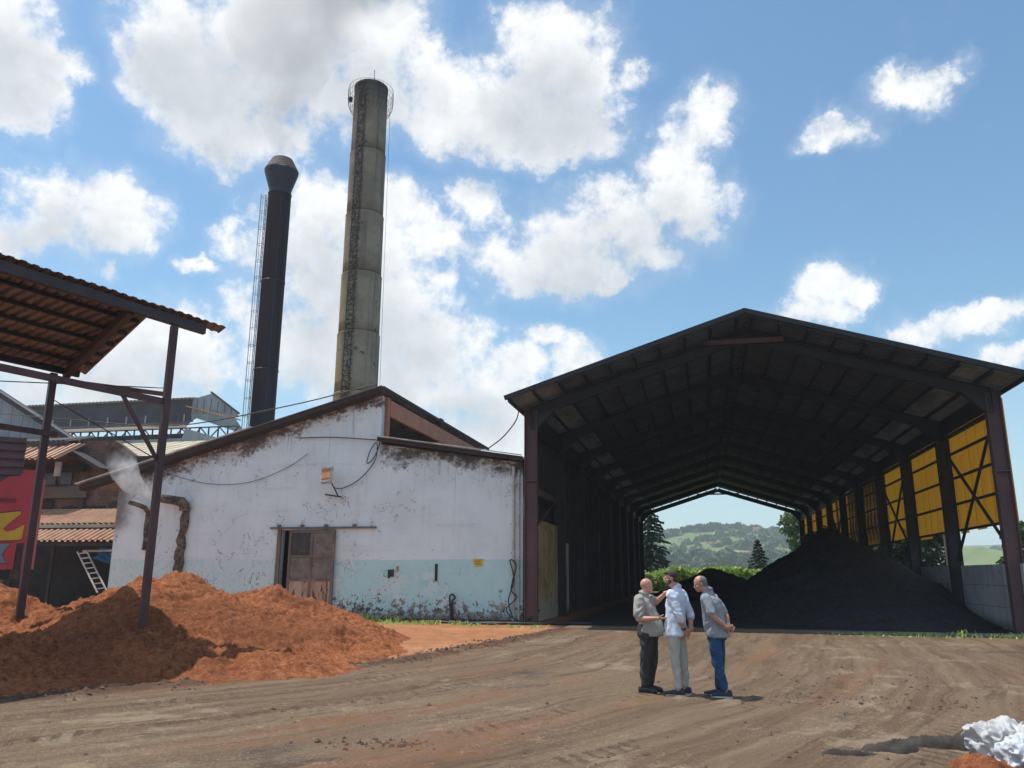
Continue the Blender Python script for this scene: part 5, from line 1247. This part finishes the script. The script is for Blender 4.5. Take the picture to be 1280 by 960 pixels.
    for p in eyes: z = Sculpt(); z.ell(p, (.011, .011, .009)); z.b.build('eye', M_eye, t, True)
    return t, A, R, s_, f
# man on the left
tL, A, R, s_, f = person('bald stout man in beige polo and charcoal trousers, touching the shoulder of another man', (2.08, 12.75, 0), (.90, -.42), (2.10, 12.74, .90), (2.055, 12.78, 1.375), (2.105, 12.78, 1.545), (.96, .18, -.08),
    [((1.955, 12.63, 1.345), (1.915, 12.50, 1.07), (2.175, 12.40, 1.085), (1, .02, .02), (.0, .3, 1), .16, (.80, .082)),
     ((2.145, 12.97, 1.355), (2.235, 12.76, 1.31), (2.37, 12.60, 1.455), (.7, -.55, .15), (.1, -.2, -1), .30, (.72, .078))],
    [((2.03, 12.66, .48), (2.00, 12.65, .09), (2.17, 12.59, .0)), ((2.17, 12.86, .48), (2.12, 12.87, .09), (2.30, 12.82, .0))],
    [(-.17, .188, .172, .03), (-.02, .188, .182, .045), (.16, .172, .178, .055), (.36, .170, .168, .040), (.56, .172, .145, .02), (.76, .188, .128, .0), (.90, .180, .105, -.01), (.99, .120, .080, -.01)],
    (M_skin2, M_polo1, M_trous1, M_shoe), dict(hips=(.168, .150), lw=1.14, seed=2, fold2=.018))
# man in the middle
tM, A, R, s_, f = person('dark-haired bearded man in pale blue shirt and light chinos, hands clasped behind', (2.46, 12.45, 0), (-.80, .60), (2.465, 12.45, .93), (2.495, 12.46, 1.475), (2.405, 12.44, 1.665), (-1, .06, .0),
    [((2.60, 12.61, 1.43), (2.715, 12.56, 1.14), (2.665, 12.36, .935), (-.75, -.35, -.45), (-.6, .6, .2), .55, (1.12, .052)),
     ((2.385, 12.30, 1.43), (2.475, 12.21, 1.135), (2.565, 12.30, .92), (.55, .30, -.60), (-.5, .6, .3), .50, (1.15, .052))],
    [((2.565, 12.53, .49), (2.585, 12.54, .09), (2.46, 12.63, .0)), ((2.42, 12.37, .49), (2.445, 12.36, .09), (2.27, 12.44, .0))],
    [(-.17, .188, .152, .0), (.0, .184, .150, .0), (.2, .172, .135, .01), (.42, .168, .126, .015), (.62, .178, .126, .01), (.80, .195, .122, .0), (.92, .175, .096, -.01), (.99, .120, .075, -.01)],
    (M_skin, M_shirt2, M_trous2, M_navy), dict(lw=.96, seed=4, sole=M_sole, fold=.014))
z = Sculpt(); z.ell(A(0, -.022, .045), (.080, .096, .086), R, 20, 14).ell(A(0, -.055, -.005), (.074, .055, .055), R).ell(A(0, .052, .078), (.055, .042, .030), R); z.build('hair', M_hair_d, tM, .006, 2, .003, 60)
z = Sculpt(); z.ell(A(0, .040, -.068), (.052, .052, .040), R).ell(A(.045, .015, -.045), (.018, .036, .034), R).ell(A(-.045, .015, -.045), (.018, .036, .034), R); z.build('beard', M_beard, tM, .006, 2)
z = MB(); w0 = V3((2.548, 12.285, .955)); dv = (V3((2.565, 12.30, .92))-V3((2.475, 12.21, 1.135))).normalized(); z.tube([w0-dv*.015, w0+dv*.015], .036, 14); z.build('watch', M_black, tM, True)
# man on the right
tR, A, R, s_, f = person('grey-haired man in grey polo and blue jeans leaning in with hands behind his back', (3.02, 12.3, 0), (-.82, .57), (3.03, 12.31, .92), (2.935, 12.33, 1.435), (2.825, 12.32, 1.590), (-1, .05, -.28),
    [((3.05, 12.50, 1.375), (3.215, 12.44, 1.145), (3.195, 12.25, .995), (.35, -.60, -.35), (-.4, .5, .4), .45, (.85, .066)),
     ((2.865, 12.17, 1.375), (2.915, 12.06, 1.15), (3.125, 12.10, .985), (.75, .30, -.10), (-.3, .8, .3), .45, (.85, .068))],
    [((3.075, 12.38, .48), (3.05, 12.42, .09), (2.85, 12.50, .0)), ((3.00, 12.24, .48), (3.095, 12.22, .09), (2.91, 12.27, .0))],
    [(-.16, .188, .162, -.01), (.0, .188, .160, -.01), (.2, .176, .148, .0), (.42, .172, .142, -.01), (.62, .186, .146, -.025), (.80, .196, .132, -.03), (.92, .170, .100, -.02), (.99, .115, .078, -.01)],
    (M_skin, M_polo3, M_jeans, M_navy), dict(lw=1.0, seed=7, sole=M_sole, hips=(.165, .138)))
z = Sculpt(); z.ell(A(0, -.022, .028), (.0785, .093, .084), R, 20, 14).ell(A(0, -.055, -.015), (.073, .053, .050), R); z.build('hair', M_hair_g, tR, .006, 2, .002, 70)
z = MB(); w0 = V3((3.195, 12.262, 1.005)); z.tube([w0+V3((0, -.012, -.008)), w0+V3((.002, .014, .008))], .034, 14); z.build('watch', M_white_metal, tR, True)

# ------------------------------------------------------------------ sacks and soil at the near right corner
def sack(label, c, r, rot, seed, m):
    bm = bmesh.new(); bmesh.ops.create_icosphere(bm, subdivisions=6, radius=1); Rz = Matrix.Rotation(rot, 3, 'Z')
    for v in bm.verts:
        p = v.co.copy(); q = Vector((math.copysign(abs(p.x)**.75, p.x)*r[0], math.copysign(abs(p.y)**.75, p.y)*r[1], math.copysign(abs(p.z)**.7, p.z)*r[2]))
        k = mnoise.noise(q*4+Vector((seed, 0, 0)))*.09; w = q*1.0; w = Vector((q.x*2.0+q.y*1.5, q.y*7-q.x*3, q.z*8+q.x*2))
        k += (1-abs(mnoise.noise(w*1.3+Vector((seed, 3, 1))))*3)*.050+(1-abs(mnoise.noise(w*2.4+Vector((seed, 7, 1))))*3)*.020+mnoise.noise(w*6)*.005
        q = q+p*k; q.z = max(q.z, -r[2]*.72); v.co = Rz @ q
    me = bpy.data.meshes.new('sack'); bm.to_mesh(me); bm.free(); me.materials.append(m); me.polygons.foreach_set('use_smooth', [True]*len(me.polygons))
    return tag(link('sack', me, None, c), label, 'sack', 'white woven sacks')
M_sack = simple('white_woven_plastic', (.50, .50, .50), (.36, .36, .37), 5, .55, 0, .3, (1, 1, 1), (.22, .20, .19), .60, .4, 0, 3)
M_sack2 = simple('blue_white_woven_plastic', (.54, .58, .62), (.42, .46, .50), 5, .5, 0, .3, (1, 1, 1), (.26, .26, .26), .60)
a = Q(1268, 965, 8.4); sack('crumpled dirty white woven sack, its top ragged, beside the black soil', (a.x, a.y, .10), (.28, .30, .20), .5, 3, M_sack)
a = Q(1312, 985, 7.9); sack('smoother bluish-white sack cut by the lower right corner', (a.x, a.y, .10), (.30, .34, .19), -.3, 8, M_sack2)
heap('fibre_clump', [(4.50, 7.98, .15, .36, .26), (4.85, 7.65, .17, .3, .3)], 3.9, 5.5, 7.3, 8.7, .015, M_orange, 'small spill of red-brown fibre in front of the white sacks', 'heap', .12, 23, 1.0, 9)
heap('soil_ridge', [(4.45, 8.75, .13, .5, .20), (4.0, 8.5, .10, .5, .16), (4.9, 9.0, .13, .4, .2), (3.6, 8.3, .06, .4, .12)], 2.9, 5.6, 7.9, 9.5, .018, M_soil_d, 'low ridge of black damp soil running up to the white sack', 'heap', .20, 29, .8, 14)
# loose clods lying on the yard
r = np.random.default_rng(12); mb = MB(); sub = []
def clods(name, n, spots, s0, s1, m, seed):
    r = np.random.default_rng(seed); mb = MB()
    octa = [(1, 0, 0), (-1, 0, 0), (0, 1, 0), (0, -1, 0), (0, 0, 1), (0, 0, -.6)]; of = [(0, 2, 4), (2, 1, 4), (1, 3, 4), (3, 0, 4), (2, 0, 5), (1, 2, 5), (3, 1, 5), (0, 3, 5)]
    vs = []; fs = []
    for i in range(n):
        cx, cy, rx, ry = spots[r.integers(0, len(spots))]; x = cx+r.normal()*rx; y = cy+r.normal()*ry; s = s0*(s1/s0)**(r.random()**2.5)
        z = float(ground_h(np.array([x]), np.array([y]))[0]) if i % 1 == 0 else 0
        a = r.random()*6.28; b = len(vs)
        for p in octa: k = s*(.6+.7*r.random()); vs.append((x+(p[0]*cos(a)-p[1]*sin(a))*k, y+(p[0]*sin(a)+p[1]*cos(a))*k, z+p[2]*k*.7+s*.15))
        fs += [tuple(j+b for j in q) for q in of]
    mb.v = [Vector(v) for v in vs]; mb.f = fs; mb.mi = [0]*len(fs)
    return top(name, mb, m, (0, 12, 0), None, None, 0, None, 'stuff', fix=False)
along = [(x, y, .35, .35) for x, y in [(-6.4, 12.4), (-5.3, 13.4), (-4.2, 14.7), (-3.2, 15.9), (-2.2, 17.2), (-1.5, 18.8), (-.8, 20.4), (-.3, 22), (.3, 23.5), (-7.6, 11.2)]]
M_clod = simple('dark_brown_clods', (.085, .048, .034), (.14, .085, .055), 9, 1)
clods('clods', 1500, along, .012, .06, M_clod, 3)
clods('clods', 900, [(2, 12, 5, 4), (5.5, 14, 1.2, .8), (-1.4, 8.9, .35, .15), (6, 11.5, .8, .5), (1, 9, 3, 1.5), (4.5, 12.0, .8, .4)], .006, .045, M_clod, 4)
clods('pebbles', 500, [(1, 10, 4, 3), (5, 16, 4, 4), (2, 20, 3, 3)], .004, .020, M_wood, 5)

# ------------------------------------------------------------------ steam, smoke and the air
def volume_mat(name, colr, dens, fn=None, an=.3):
    m = bpy.data.materials.new(name); m.use_nodes = True; nt = m.node_tree; nt.nodes.remove(nt.nodes['Principled BSDF']); n = NT(nt)
    v = n.new('VolumePrincipled'); v.inputs['Color'].default_value = (*colr, 1); v.inputs['Anisotropy'].default_value = an
    if fn: n.set(v.inputs['Density'], fn(n))
    else: v.inputs['Density'].default_value = dens
    nt.links.new(v.outputs[0], nt.nodes['Material Output'].inputs['Volume']); return m
def puff(name, path, radii, m, label, seed):
    mb = MB(); mb.tube(path, radii, 16); o = top(name, mb, m, path[0], None, None, 0, None, 'stuff', smooth=True); return o
def f_steam(n):
    P = n.coord(); q = n.noise(P, 1.9, 5, .6, dist=.5); ln = n.vm('LENGTH', P); return (q-.39).max(0)*17*ln.ss(2.8, .3)
a = S(-15.6, LB-.75, 4.70); pth = [a+V3(p) for p in ((0.05, .02, 0), (-.35, -.1, .15), (-.8, -.1, .45), (-1.2, 0, .95), (-1.6, .3, 1.5), (-1.9, .6, 2.0))]
puff('steam', pth, [.13, .28, .42, .55, .6, .35], volume_mat('white_steam', (.95, .95, .97), 1, f_steam), '', 1)
def f_smoke(n):
    P = n.coord(); x, y, z = n.sep(P); q = n.noise(n.vm('ADD', P, (2, 1, 5)), .16, 5, .6, dist=.6); return (q-.40).max(0)*z.ss(27, 6)*1.3
p0 = V3((-13.95, 44, 26.2)); pth = [p0+V3(p) for p in ((0, 0, -.3), (-.1, 0, 2), (-.6, 0, 5), (-.6, 0, 9), (1.2, 0, 13), (4, 0, 17.5), (7, 0, 22), (10, 0, 27))]
puff('smoke', pth, [.5, 1.3, 2.6, 4.0, 5.5, 7, 8, 7], volume_mat('grey_smoke', (.75, .75, .77), 1, f_smoke, .2), '', 2)
HZ = .00044
mb = MB(); mb.box(-950, 1550, -60, 1750, -14, 85)
o = top('haze', mb, volume_mat('pale_haze', (.78, .88, 1.0), HZ, None, .15), (0, 400, -14), None, None, 0, None, 'stuff')
